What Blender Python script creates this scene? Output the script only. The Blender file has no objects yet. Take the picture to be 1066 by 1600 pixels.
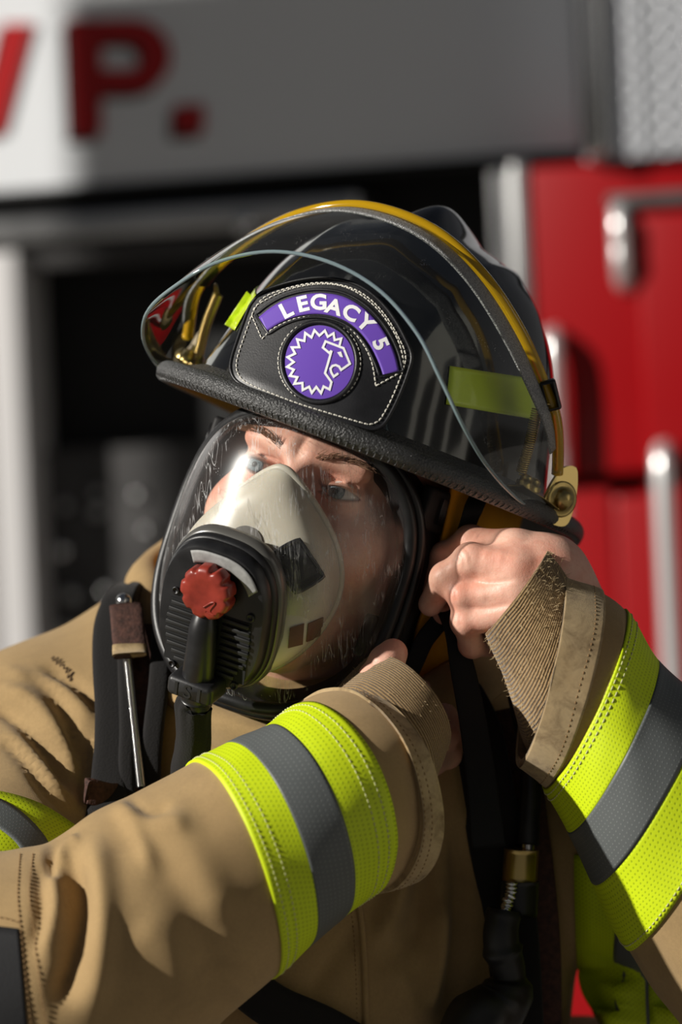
import bpy, math, random
import numpy as np
from mathutils import Vector, Matrix
from mathutils.bvhtree import BVHTree

random.seed(7)
rng = np.random.default_rng(7)
SC = bpy.context.scene
COL = SC.collection
PI = math.pi

# ------------------------------------------------------------------ camera geometry
CAM = np.array([0.0, -2.2, 1.55])
FPX = 5060.0                      # focal length in pixels of the 1066 x 1600 frame


_cr = math.radians(2.6)           # the photo is taken with the camera slightly rolled
CROT = np.array([[math.cos(_cr), 0, math.sin(_cr)], [0, 1, 0], [-math.sin(_cr), 0, math.cos(_cr)]])


def rayd(px, py):
    return CROT @ np.array([(px - 533.0) / FPX, 1.0, (800.0 - py) / FPX])


def proj(p):
    """world points -> photo pixels"""
    q = (np.asarray(p, float) - CAM) @ CROT
    return np.stack([533 + FPX * q[..., 0] / q[..., 1], 800 - FPX * q[..., 2] / q[..., 1]], -1)


def P(px, py, Y):
    """world point on the line of sight of a measured photo point, at world depth Y"""
    return CAM + rayd(px, py) * (Y + 2.2)


def PX(n, Y):
    """size of n photo pixels at depth Y, in metres"""
    return n * (Y + 2.2) / FPX


def rx(a):
    c, s = math.cos(a), math.sin(a)
    return np.array([[1, 0, 0], [0, c, -s], [0, s, c]])


def ry(a):
    c, s = math.cos(a), math.sin(a)
    return np.array([[c, 0, s], [0, 1, 0], [-s, 0, c]])


def rz(a):
    c, s = math.cos(a), math.sin(a)
    return np.array([[c, -s, 0], [s, c, 0], [0, 0, 1]])


def D2(a):
    return math.radians(a)


class Frame:
    def __init__(self, R, T):
        self.R, self.T = R, np.asarray(T, float)

    def w(self, p):
        return np.asarray(p, float) @ self.R.T + self.T

    def l(self, p):
        return (np.asarray(p, float) - self.T) @ self.R

    def ray(self, px, py):
        return (CAM - self.T) @ self.R, rayd(px, py) @ self.R


# ------------------------------------------------------------------ objects
def root_loc(o):
    while o.parent:
        o = o.parent
    return np.array(o.location)


def link(name, mesh, parent=None):
    o = bpy.data.objects.new(name, mesh)
    COL.objects.link(o)
    if parent is not None:
        o.parent = parent
    return o


def tago(o, label=None, cat=None, group=None, kind=None):
    if label: o['label'] = label
    if cat: o['category'] = cat
    if group: o['group'] = group
    if kind: o['kind'] = kind
    return o


def thing(name, loc, label, cat, group=None):
    o = link(name, None)
    o.empty_display_size = 0.05
    o.location = tuple(float(v) for v in loc)
    return tago(o, label, cat, group)


class MB:
    """collects vertices, faces and uv; build() links them as one mesh object"""

    def __init__(self):
        self.V, self.F, self.UV, self.n, self.M = [], [], [], 0, []

    def add(self, V, F, uv=None, mi=0):
        V = np.asarray(V, float).reshape(-1, 3)
        self.V.append(V)
        self.UV.append(np.zeros((len(V), 2)) if uv is None else np.asarray(uv, float).reshape(-1, 2))
        for f in F:
            self.F.append(tuple(int(i) + self.n for i in f))
            self.M.append(mi)
        self.n += len(V)
        return self

    def build(self, name, mats, parent=None, smooth=True, label=None, kind=None, loc=None):
        V = np.concatenate(self.V)
        UV = np.concatenate(self.UV)
        off = root_loc(parent) if parent is not None else (np.zeros(3) if loc is None else np.asarray(loc, float))
        me = bpy.data.meshes.new(name)
        me.from_pydata((V - off).tolist(), [], self.F)
        if not isinstance(mats, (list, tuple)): mats = [mats]
        for m in mats: me.materials.append(m)
        if len(mats) > 1:
            me.polygons.foreach_set('material_index', self.M)
        if np.abs(UV).max() > 0:
            ul = me.uv_layers.new(name='UVMap')
            li = np.zeros(len(me.loops), dtype=np.int32)
            me.loops.foreach_get('vertex_index', li)
            ul.data.foreach_set('uv', UV[li].astype(np.float32).ravel())
        me.polygons.foreach_set('use_smooth', [bool(smooth)] * len(me.polygons))
        if smooth == 'auto':
            me.polygons.foreach_set('use_smooth', [True] * len(me.polygons))
            try:
                me.set_sharp_from_angle(angle=D2(38))
            except Exception:
                pass
        me.update()
        o = link(name, me, parent)
        if parent is None: o.location = tuple(off)
        if label: o['label'] = label
        if kind: o['kind'] = kind
        return o


def gridF(nu, nv, cu=False, cv=False, flip=False):
    F = []
    for i in range(nu if cu else nu - 1):
        for j in range(nv if cv else nv - 1):
            a, b = i * nv + j, ((i + 1) % nu) * nv + j
            c, d = ((i + 1) % nu) * nv + (j + 1) % nv, i * nv + (j + 1) % nv
            F.append((a, d, c, b) if flip else (a, b, c, d))
    return F


def unit(v):
    v = np.asarray(v, float)
    return v / np.maximum(np.linalg.norm(v, axis=-1, keepdims=True), 1e-12)


def grid_normals(G, cu=False, cv=False):
    G = np.asarray(G, float)
    if cu:
        du = np.roll(G, -1, 0) - np.roll(G, 1, 0)
    else:
        du = np.gradient(G, axis=0)
    if cv:
        dv = np.roll(G, -1, 1) - np.roll(G, 1, 1)
    else:
        dv = np.gradient(G, axis=1)
    return unit(np.cross(du, dv))


def slab(mb, G, thick, up=None, uv=None, mi=0):
    """a grid of points given a thickness along its normal (up: a vector the normal should agree with)"""
    G = np.asarray(G, float)
    nu, nv = G.shape[:2]
    N = grid_normals(G)
    if up is not None and np.sum(N * np.asarray(up)) < 0: N = -N
    A, B = G + N * thick, G
    V = np.concatenate([A.reshape(-1, 3), B.reshape(-1, 3)])
    n = nu * nv
    F = gridF(nu, nv)
    test = np.cross(A[1, 0] - A[0, 0], A[0, 1] - A[0, 0])
    fl = np.dot(test, N[0, 0]) < 0
    Ft = gridF(nu, nv, flip=fl)
    Fb = [tuple(i + n for i in reversed(f)) for f in Ft]
    per = [i * nv for i in range(nu)] + [(nu - 1) * nv + j for j in range(1, nv)] + \
          [i * nv + nv - 1 for i in range(nu - 2, -1, -1)] + [j for j in range(nv - 2, 0, -1)]
    S = []
    for k in range(len(per)):
        a, b = per[k], per[(k + 1) % len(per)]
        S.append((a, b, b + n, a + n) if fl else (b, a, a + n, b + n))
    U = None if uv is None else np.concatenate([np.asarray(uv).reshape(-1, 2)] * 2)
    mb.add(V, Ft + Fb + S, U, mi)


def spline(pts, n, closed=False):
    """Catmull-Rom (centripetal-ish, by chord length) through pts, n samples evenly in length"""
    p = np.asarray(pts, float)
    if closed: p = np.concatenate([p, p[:1]])
    d = np.linalg.norm(np.diff(p[:, :3] if p.shape[1] >= 3 else p, axis=0), axis=1) ** 0.5 + 1e-9
    t = np.concatenate([[0], np.cumsum(d)])
    m = np.zeros_like(p)
    if closed:
        m[0] = m[-1] = (p[1] - p[-2]) / (d[0] + d[-1])
    else:
        m[0] = (p[1] - p[0]) / d[0]
        m[-1] = (p[-1] - p[-2]) / d[-1]
    for i in range(1, len(p) - 1):
        m[i] = (p[i + 1] - p[i - 1]) / (d[i] + d[i - 1])
    K = 40
    out = []
    for i in range(len(p) - 1):
        s = np.linspace(0, 1, K, endpoint=False)[:, None]
        h = d[i]
        out.append((2 * s**3 - 3 * s**2 + 1) * p[i] + (s**3 - 2 * s**2 + s) * h * m[i] +
                   (-2 * s**3 + 3 * s**2) * p[i + 1] + (s**3 - s**2) * h * m[i + 1])
    q = np.concatenate(out + [p[-1:]])
    L = np.concatenate([[0], np.cumsum(np.linalg.norm(np.diff(q, axis=0), axis=1))])
    tt = np.linspace(0, L[-1], n, endpoint=not closed)
    return np.stack([np.interp(tt, L, q[:, k]) for k in range(q.shape[1])], 1)


def frames(C, up=(0, 0, 1)):
    """parallel-transport frames along the points C"""
    C = np.asarray(C, float)
    T = unit(np.gradient(C, axis=0))
    n = np.asarray(up, float)
    n = unit(n - T[0] * np.dot(n, T[0]))
    N = [n]
    for i in range(1, len(C)):
        n = N[-1] - T[i] * np.dot(N[-1], T[i])
        N.append(unit(n))
    N = np.array(N)
    return T, N, np.cross(T, N)


def tube(mb, C, r, nv=14, caps=True, up=(0, 0, 1), uv=False, closed=False, flat=1.0, mi=0, squash=None):
    C = np.asarray(C, float)
    n = len(C)
    r = np.broadcast_to(np.asarray(r, float), (n,))
    T, N, B = frames(C, up)
    if closed:
        T = unit(np.roll(C, -1, 0) - np.roll(C, 1, 0))
        N = unit(N - T * np.sum(N * T, 1, keepdims=True)); B = np.cross(T, N)
    a = np.linspace(0, 2 * PI, nv, endpoint=False)
    G = C[:, None] + r[:, None, None] * (np.cos(a)[None, :, None] * N[:, None] + flat * np.sin(a)[None, :, None] * B[:, None])
    L = np.concatenate([[0], np.cumsum(np.linalg.norm(np.diff(C, axis=0), axis=1))])
    U = np.stack(np.meshgrid(L, a * r.mean(), indexing='ij'), -1)
    V = G.reshape(-1, 3)
    F = gridF(n, nv, cu=closed, cv=True, flip=True)
    if caps and not closed:
        V = np.concatenate([V, C[:1], C[-1:]])
        U = np.concatenate([U.reshape(-1, 2), [[0, 0]], [[L[-1], 0]]])
        b = n * nv
        for j in range(nv):
            F.append((b, j, (j + 1) % nv)[::-1] if False else (b, j, (j + 1) % nv))
            F.append((b + 1, (n - 1) * nv + (j + 1) % nv, (n - 1) * nv + j))
    mb.add(V, F, U, mi)
    return mb


def ribbon(mb, C, width, thick, wdir, uv=True, mi=0):
    """flat strap along C; wdir: direction (or one per point) of its width"""
    C = np.asarray(C, float)
    n = len(C)
    wd = np.broadcast_to(np.asarray(wdir, float), (n, 3))
    T = unit(np.gradient(C, axis=0))
    W = unit(wd - T * np.sum(wd * T, 1, keepdims=True))
    N = np.cross(T, W)
    w = np.broadcast_to(np.asarray(width, float), (n,))[:, None] / 2
    k = 22
    a = np.linspace(0, 2 * PI, k, endpoint=False)
    ca, sa = np.cos(a), np.sin(a)
    xs = np.sign(ca) * np.abs(ca) ** .55
    ys = np.sign(sa) * np.abs(sa) ** .55
    G = C[:, None] + W[:, None] * (w * xs)[:, :, None] + N[:, None] * (ys * thick / 2)[None, :, None]
    L = np.concatenate([[0], np.cumsum(np.linalg.norm(np.diff(C, axis=0), axis=1))])
    U = np.stack([np.broadcast_to(L[:, None], (n, k)), xs[None] * w], -1)
    F = gridF(n, k, cv=True)
    F.append(tuple(range(k))[::-1])
    F.append(tuple((n - 1) * k + j for j in range(k)))
    # face outwards
    q = np.cross(G[1, 0] - G[0, 0], G[0, 1] - G[0, 0])
    if np.dot(q, G[0, 0] - C[0]) < 0: F = [f[::-1] for f in F]
    mb.add(G, F, U, mi)
    return mb


def box(mb, c, s, R=None, mi=0, bev=0.0):
    c, s = np.asarray(c, float), np.asarray(s, float) / 2
    R = np.eye(3) if R is None else R
    if bev <= 0:
        v = np.array([[x, y, z] for x in (-1, 1) for y in (-1, 1) for z in (-1, 1)]) * s
        F = [(0, 1, 3, 2), (4, 6, 7, 5), (0, 4, 5, 1), (2, 3, 7, 6), (0, 2, 6, 4), (1, 5, 7, 3)]
        mb.add(v @ R.T + c, F, None, mi)
        return mb
    # rounded box: sphere grid pushed out to the corners
    n = 16
    th = np.linspace(0, PI, n // 2 + 1)
    ph = np.linspace(0, 2 * PI, n, endpoint=False) + PI / n
    th = np.concatenate([np.linspace(0, PI / 2 - .001, n // 4 + 1), np.linspace(PI / 2 + .001, PI, n // 4 + 1)])
    T, H = np.meshgrid(th, ph, indexing='ij')
    d = np.stack([np.sin(T) * np.cos(H), np.sin(T) * np.sin(H), np.cos(T)], -1)
    b = np.minimum(bev, s.min() * .98)
    q = d * b + np.sign(d) * (s - b)
    mb.add(q.reshape(-1, 3) @ R.T + c, gridF(len(th), n, cv=True), None, mi)
    return mb


def lathe(mb, prof, c, axis, n=32, mi=0, up=(0.13, 0.2, 1)):
    """prof: (r, h) pairs about axis through c"""
    ax = unit(axis)
    a = unit(np.cross(ax, np.asarray(up, float)))
    b = np.cross(ax, a)
    t = np.linspace(0, 2 * PI, n, endpoint=False)
    pr = np.asarray(prof, float)
    G = np.asarray(c) + pr[:, 1][:, None, None] * ax + pr[:, 0][:, None, None] * (np.cos(t)[None, :, None] * a + np.sin(t)[None, :, None] * b)
    mb.add(G, gridF(len(pr), n, cv=True, flip=False), None, mi)
    return mb


def sphere(mb, c, r, R=None, n=20, mi=0):
    th = np.linspace(0, PI, n)
    ph = np.linspace(0, 2 * PI, 2 * n, endpoint=False)
    T, H = np.meshgrid(th, ph, indexing='ij')
    d = np.stack([np.sin(T) * np.cos(H), np.sin(T) * np.sin(H), np.cos(T)], -1) * np.asarray(r, float)
    d = d.reshape(-1, 3)
    if R is not None: d = d @ R.T
    mb.add(d + np.asarray(c), gridF(n, 2 * n, cv=True), None, mi)
    return mb


def bvh_of(V, F):
    return BVHTree.FromPolygons([tuple(v) for v in np.asarray(V)], F)


def bvh_obj(o):
    off = root_loc(o)
    me = o.data
    V = np.zeros(len(me.vertices) * 3)
    me.vertices.foreach_get('co', V)
    return bvh_of(V.reshape(-1, 3) + off, [tuple(p.vertices) for p in me.polygons])


def cast(b, px, py, off=0.0):
    """the point of a surface seen at a photo point, lifted off it along the normal"""
    d = rayd(px, py); d = d / np.linalg.norm(d)
    h, n, _, _ = b.ray_cast(Vector(CAM), Vector(d))
    if h is None: return None, None
    n = np.array(n)
    if np.dot(n, d) > 0: n = -n
    return np.array(h) + n * off, n


def castgrid(b, A, off=0.0, fallback=None):
    A = np.asarray(A, float)
    sh = A.shape[:-1]
    out = np.full((int(np.prod(sh)), 3), np.nan)
    for i, (x, y) in enumerate(A.reshape(-1, 2)):
        p, n = cast(b, x, y, off)
        if p is not None: out[i] = p
    bad = np.isnan(out[:, 0])
    if bad.any():
        good = np.where(~bad)[0]
        if len(good) == 0:
            print('CAST MISS', A.reshape(-1, 2).mean(0))
            return np.array([P(x, y, -.08) for x, y in A.reshape(-1, 2)]).reshape(sh + (3,))
        A2 = A.reshape(-1, 2)
        for i in np.where(bad)[0]:
            j = good[np.argmin(np.sum((A2[good] - A2[i]) ** 2, 1))]
            Y = out[j][1]
            out[i] = P(A2[i][0], A2[i][1], Y)
    return out.reshape(sh + (3,))


def ruled(c0, c1, k):
    """grid of points between two curves of the same length"""
    c0, c1 = np.asarray(c0, float), np.asarray(c1, float)
    t = np.linspace(0, 1, k)[None, :, None]
    return c0[:, None] * (1 - t) + c1[:, None] * t


def dashes(mb, C, N, dash, gap, r, lift=0.0):
    """thread stitches along a dense curve C with normals N"""
    L = np.concatenate([[0], np.cumsum(np.linalg.norm(np.diff(C, axis=0), axis=1))])
    s = 0.0
    while s + dash < L[-1]:
        q = np.linspace(s, s + dash, 4)
        c = np.stack([np.interp(q, L, C[:, k]) for k in range(3)], 1)
        nn = np.stack([np.interp(q, L, N[:, k]) for k in range(3)], 1)
        h = np.array([-.2, 1, 1, -.2])[:, None] * r * .8 + lift
        tube(mb, c + nn * h, [r * .6, r, r, r * .6], 6, up=nn[0])
        s += dash + gap


# ------------------------------------------------------------------ signed distance modelling
def smin(a, b, k):
    h = np.clip(0.5 + 0.5 * (b - a) / k, 0, 1)
    return b + (a - b) * h - k * h * (1 - h)


def smax(a, b, k):
    return -smin(-a, -b, k)


def s_cone(X, a, b, ra, rb):
    a, b = np.asarray(a, float), np.asarray(b, float)
    ba = b - a
    d = [X[i] - a[i] for i in range(3)]
    t = np.clip((d[0] * ba[0] + d[1] * ba[1] + d[2] * ba[2]) / max(np.dot(ba, ba), 1e-12), 0, 1)
    q = sum((d[i] - t * ba[i]) ** 2 for i in range(3))
    return np.sqrt(q) - (ra + t * (rb - ra))


def s_ell(X, c, r, R=None):
    d = [X[i] - c[i] for i in range(3)]
    if R is not None:
        d = [d[0] * R[0, i] + d[1] * R[1, i] + d[2] * R[2, i] for i in range(3)]
    k0 = np.sqrt(sum((d[i] / r[i]) ** 2 for i in range(3)))
    k1 = np.sqrt(sum((d[i] / r[i] ** 2) ** 2 for i in range(3)))
    return k0 * (k0 - 1) / np.maximum(k1, 1e-9)


def surface_net(f, lo, hi, h):
    ax = [np.arange(lo[i], hi[i] + h, h) for i in range(3)]
    X = np.meshgrid(*ax, indexing='ij')
    V = f(X).astype(np.float32)
    s = V < 0
    n = V.shape
    acc = np.zeros(tuple(k - 1 for k in n) + (3,), np.float32)
    cnt = np.zeros(tuple(k - 1 for k in n), np.float32)

    def sl(a, o):
        return a[o[0]:n[0] - 1 + o[0], o[1]:n[1] - 1 + o[1], o[2]:n[2] - 1 + o[2]]
    for axis in range(3):
        o1, o2 = [k for k in range(3) if k != axis]
        for b1 in (0, 1):
            for b2 in (0, 1):
                o = [0, 0, 0]; o[o1] = b1; o[o2] = b2
                e = list(o); e[axis] = 1
                v0, v1 = sl(V, o), sl(V, e)
                m = (v0 < 0) != (v1 < 0)
                t = np.where(m, v0 / np.where(m, v0 - v1, 1), 0)
                acc[..., axis] += np.where(m, t, 0)
                acc[..., o1] += np.where(m, b1, 0)
                acc[..., o2] += np.where(m, b2, 0)
                cnt += m
    act = cnt > 0
    idx = np.full(act.shape, -1, np.int64)
    idx[act] = np.arange(act.sum())
    ii = np.argwhere(act)
    pos = (ii + acc[act] / cnt[act][:, None]) * h + np.array([a[0] for a in ax])
    F = []
    for axis in range(3):
        o1, o2 = [(1, 2), (2, 0), (0, 1)][axis]
        a = [slice(None)] * 3; b = [slice(None)] * 3
        a[axis] = slice(0, n[axis] - 1); b[axis] = slice(1, n[axis])
        ch = s[tuple(a)] != s[tuple(b)]
        e = np.argwhere(ch)
        ok = (e[:, o1] > 0) & (e[:, o2] > 0) & (e[:, o1] < n[o1] - 1) & (e[:, o2] < n[o2] - 1)
        e = e[ok]
        q = []
        for d1, d2 in ((-1, -1), (0, -1), (0, 0), (-1, 0)):
            c = e.copy(); c[:, o1] += d1; c[:, o2] += d2
            q.append(idx[c[:, 0], c[:, 1], c[:, 2]])
        q = np.stack(q, 1)
        inside = s[e[:, 0], e[:, 1], e[:, 2]]
        q[~inside] = q[~inside][:, ::-1]
        F.append(q)
    return pos, np.concatenate(F).tolist()


def vnoise(p, seed=0):
    """smooth value noise in 3-D, -1..1"""
    p = np.asarray(p, float)
    i = np.floor(p).astype(np.int64)
    f = p - i
    f = f * f * (3 - 2 * f)

    def hsh(a):
        h = (a[..., 0] * 374761393 + a[..., 1] * 668265263 + a[..., 2] * 2147483647 + seed * 974634) & 0x7fffffff
        h = ((h ^ (h >> 13)) * 1274126177) & 0x7fffffff
        return ((h ^ (h >> 16)) & 0xffff) / 32767.5 - 1
    o = 0
    for dx in (0, 1):
        for dy in (0, 1):
            for dz in (0, 1):
                w = (f[..., 0] if dx else 1 - f[..., 0]) * (f[..., 1] if dy else 1 - f[..., 1]) * (f[..., 2] if dz else 1 - f[..., 2])
                o = o + w * hsh(i + np.array([dx, dy, dz]))
    return o


def gauss(x, c, w):
    return np.exp(-((x - c) / w) ** 2)

# ------------------------------------------------------------------ materials
def mat(name):
    m = bpy.data.materials.new(name)
    m.use_nodes = True
    nt = m.node_tree
    for n in list(nt.nodes): nt.nodes.remove(n)
    out = nt.nodes.new('ShaderNodeOutputMaterial')
    b = nt.nodes.new('ShaderNodeBsdfPrincipled')
    nt.links.new(b.outputs[0], out.inputs[0])
    return m, nt, b, out


def srgb(r, g, b):
    f = lambda c: (c / 255 / 12.92) if c <= 10 else ((c / 255 + .055) / 1.055) ** 2.4
    return (f(r), f(g), f(b), 1)


def node(nt, typ, ins=None, **kw):
    n = nt.nodes.new(typ)
    for k, v in kw.items(): setattr(n, k, v)
    for k, v in (ins or {}).items():
        if isinstance(v, bpy.types.NodeSocket): nt.links.new(v, n.inputs[k])
        else: n.inputs[k].default_value = v
    return n


def noise(nt, co, scale, detail=3, rough=.55, dist=0):
    return node(nt, 'ShaderNodeTexNoise', {'Vector': co, 'Scale': scale, 'Detail': detail, 'Roughness': rough, 'Distortion': dist})


def mixc(nt, fac, a, b, mode='MIX'):
    n = node(nt, 'ShaderNodeMix', data_type='RGBA', blend_type=mode)
    for sock, v in ((n.inputs[0], fac), (n.inputs[6], a), (n.inputs[7], b)):
        if isinstance(v, bpy.types.NodeSocket): nt.links.new(v, sock)
        else: sock.default_value = v
    return n.outputs[2]


def mth(nt, op, a, b=None, c=None):
    n = node(nt, 'ShaderNodeMath', operation=op)
    for i, v in enumerate((a, b, c)):
        if v is None: continue
        if isinstance(v, bpy.types.NodeSocket): nt.links.new(v, n.inputs[i])
        else: n.inputs[i].default_value = v
    return n.outputs[0]


def ramp(nt, fac, a, b):
    n = node(nt, 'ShaderNodeMapRange', {'Value': fac, 'From Min': a, 'From Max': b})
    return n.outputs[0]


def bump(nt, b, h, strength=.3, dist=.001):
    n = node(nt, 'ShaderNodeBump', {'Height': h, 'Strength': strength, 'Distance': dist})
    nt.links.new(n.outputs[0], b.inputs['Normal'])
    return n


def coords(nt, which='Object'):
    return nt.nodes.new('ShaderNodeTexCoord').outputs[which]


def plain(name, col, rough=.5, metal=0.0, spec=.5, nscale=0, namp=.15, bscale=0, bstr=.2, bdist=.0006, coat=0, trans=0, sss=0, sheen=0):
    m, nt, b, out = mat(name)
    b.inputs['Base Color'].default_value = col
    b.inputs['Roughness'].default_value = rough
    b.inputs['Metallic'].default_value = metal
    b.inputs['Specular IOR Level'].default_value = spec
    b.inputs['Coat Weight'].default_value = coat
    b.inputs['Coat Roughness'].default_value = .06
    if sheen:
        b.inputs['Sheen Weight'].default_value = sheen
    if sss:
        b.inputs['Subsurface Weight'].default_value = sss
    co = coords(nt)
    if nscale:
        n = noise(nt, co, nscale)
        c2 = tuple(min(1, c * (1 - namp)) for c in col[:3]) + (1,)
        c3 = tuple(min(1, c * (1 + namp)) for c in col[:3]) + (1,)
        nt.links.new(mixc(nt, ramp(nt, n.outputs[0], .3, .7), c2, c3), b.inputs['Base Color'])
        nt.links.new(mth(nt, 'MULTIPLY_ADD', n.outputs[0], .2, rough - .1), b.inputs['Roughness'])
    if bscale:
        bump(nt, b, noise(nt, co, bscale, 2).outputs[0], bstr, bdist)
    return m


def thin_sheet(name, tint, edge=0.0, rough=.02, dust=.03, ior=1.5, scratch=0.0, dcol=(.8, .8, .8, 1), dscale=900, haze=0.0):
    """thin clear plastic sheet: lets light straight through, mirrors by Fresnel, carries dust and scratches"""
    m, nt, b, out = mat(name)
    nt.nodes.remove(b)
    co = coords(nt)
    tr = node(nt, 'ShaderNodeBsdfTransparent', {'Color': tint})
    gl0 = node(nt, 'ShaderNodeBsdfGlossy', {'Color': (1, 1, 1, 1), 'Roughness': rough})
    gl1 = node(nt, 'ShaderNodeBsdfGlossy', {'Color': (1, 1, 1, 1), 'Roughness': .30})
    gl = node(nt, 'ShaderNodeMixShader', {0: haze, 1: gl0.outputs[0], 2: gl1.outputs[0]})
    bf = node(nt, 'ShaderNodeNewGeometry').outputs['Backfacing']
    fr = node(nt, 'ShaderNodeFresnel', {'IOR': mth(nt, 'MULTIPLY_ADD', bf, 1 / ior - ior, ior)})
    mx = node(nt, 'ShaderNodeMixShader', {0: fr.outputs[0]})
    nt.links.new(tr.outputs[0], mx.inputs[1]); nt.links.new(gl.outputs[0], mx.inputs[2])
    df = node(nt, 'ShaderNodeBsdfDiffuse', {'Color': dcol})
    v = node(nt, 'ShaderNodeTexVoronoi', {'Vector': co, 'Scale': dscale})
    sp = ramp(nt, v.outputs['Distance'], .22, .12)
    gate = ramp(nt, noise(nt, co, 60, 3).outputs[0], .52, .7)
    fac = mth(nt, 'MULTIPLY', sp, gate)
    if scratch:
        w = None
        for k, (rot, sc) in enumerate((((0, a_, .1 * a_), (150 + 30 * k_, 30, 13 + 2 * k_)) for k_, a_ in enumerate((.4, 1.1, 1.9, 2.5, 2.9)))):
            mp = node(nt, 'ShaderNodeMapping', {'Vector': co, 'Rotation': rot, 'Scale': sc})
            n1 = noise(nt, mp.outputs[0], 1.0, 1)
            line = ramp(nt, mth(nt, 'ABSOLUTE', mth(nt, 'SUBTRACT', n1.outputs[0], .58 + .03 * (k % 3))), .015, .0)
            w = line if w is None else mth(nt, 'MAXIMUM', w, line)
        g2 = ramp(nt, noise(nt, co, 55, 3).outputs[0], .47, .62)
        fac = mth(nt, 'MAXIMUM', fac, mth(nt, 'MULTIPLY', mth(nt, 'MULTIPLY', w, g2), scratch))
    fac = mth(nt, 'MINIMUM', mth(nt, 'ADD', mth(nt, 'MULTIPLY', fac, .5), dust), 1.0)
    m2 = node(nt, 'ShaderNodeMixShader', {0: fac})
    nt.links.new(mx.outputs[0], m2.inputs[1]); nt.links.new(df.outputs[0], m2.inputs[2])
    nt.links.new(m2.outputs[0], out.inputs[0])
    return m


def fabric(name, col, col2=None, big=9, weave=3600, wstr=.4, rough=.85, stain=None, stain_amt=.0, fuzz=.15, sscale=14):
    """canvas-like cloth: fine ripstop weave, soft tone changes, wear"""
    m, nt, b, out = mat(name)
    co = coords(nt)
    col2 = col2 or tuple(c * .8 for c in col[:3]) + (1,)
    n1 = noise(nt, co, big, 4, .6)
    c = mixc(nt, ramp(nt, n1.outputs[0], .3, .7), col, col2)
    mp = node(nt, 'ShaderNodeMapping', {'Vector': co, 'Rotation': (.4, .3, .5)})
    wv = node(nt, 'ShaderNodeTexWave', {'Vector': mp.outputs[0], 'Scale': weave / 6.28, 'Distortion': .6, 'Detail': 1.0}, bands_direction='X')
    wv2 = node(nt, 'ShaderNodeTexWave', {'Vector': mp.outputs[0], 'Scale': weave / 6.28, 'Distortion': .6, 'Detail': 1.0}, bands_direction='Z')
    wz = mth(nt, 'ADD', wv.outputs['Fac'], wv2.outputs['Fac'])
    fine = noise(nt, co, 480, 4, .75)
    c = mixc(nt, mth(nt, 'MULTIPLY', ramp(nt, fine.outputs[0], .35, .65), .36), c, tuple(x * .6 for x in col[:3]) + (1,))
    c = mixc(nt, mth(nt, 'MULTIPLY', wz, .05), c, tuple(min(1, x * 1.5) for x in col[:3]) + (1,))
    if stain:
        s1 = noise(nt, co, sscale, 6, .7, .6)
        c = mixc(nt, mth(nt, 'MULTIPLY', ramp(nt, s1.outputs[0], .48, .72), stain_amt), c, stain)
    nt.links.new(c, b.inputs['Base Color'])
    b.inputs['Roughness'].default_value = rough
    b.inputs['Specular IOR Level'].default_value = .2
    b.inputs['Sheen Weight'].default_value = fuzz
    b.inputs['Sheen Roughness'].default_value = .5
    hh = mth(nt, 'ADD', mth(nt, 'MULTIPLY', wz, .5), fine.outputs[0])
    bump(nt, b, hh, wstr, .0005)
    return m


def uvdots(name, col, dot, pitch, rad, rough=.55, spec=.4, sheen=.0, raised=False, coat=0):
    """perforated retroreflective tape: rows of small dots in the strip's own length and width"""
    m, nt, b, out = mat(name)
    co = coords(nt, 'UV')
    sx = node(nt, 'ShaderNodeSeparateXYZ', {0: co})
    row = mth(nt, 'FLOOR', mth(nt, 'DIVIDE', sx.outputs[1], pitch * .87))
    odd = mth(nt, 'MULTIPLY', mth(nt, 'MODULO', mth(nt, 'ABSOLUTE', row), 2), .5)
    fu = mth(nt, 'FRACT', mth(nt, 'ADD', mth(nt, 'DIVIDE', sx.outputs[0], pitch), odd))
    fv = mth(nt, 'FRACT', mth(nt, 'DIVIDE', sx.outputs[1], pitch * .87))
    du = mth(nt, 'POWER', mth(nt, 'SUBTRACT', fu, .5), 2)
    dv = mth(nt, 'POWER', mth(nt, 'SUBTRACT', fv, .5), 2)
    d = mth(nt, 'SQRT', mth(nt, 'ADD', du, dv))
    f = ramp(nt, d, rad + .07, rad - .07)
    o = coords(nt)
    g = noise(nt, o, 22, 4, .65)
    base = mixc(nt, mth(nt, 'MULTIPLY', ramp(nt, g.outputs[0], .5, .8), .25), col, tuple(c * .6 for c in col[:3]) + (1,))
    nt.links.new(mixc(nt, f, base, dot), b.inputs['Base Color'])
    b.inputs['Roughness'].default_value = rough
    b.inputs['Specular IOR Level'].default_value = spec
    b.inputs['Coat Weight'].default_value = coat
    bump(nt, b, mth(nt, 'MULTIPLY', f, 1.0 if raised else -1.0), .35, .0004)
    return m


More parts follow.
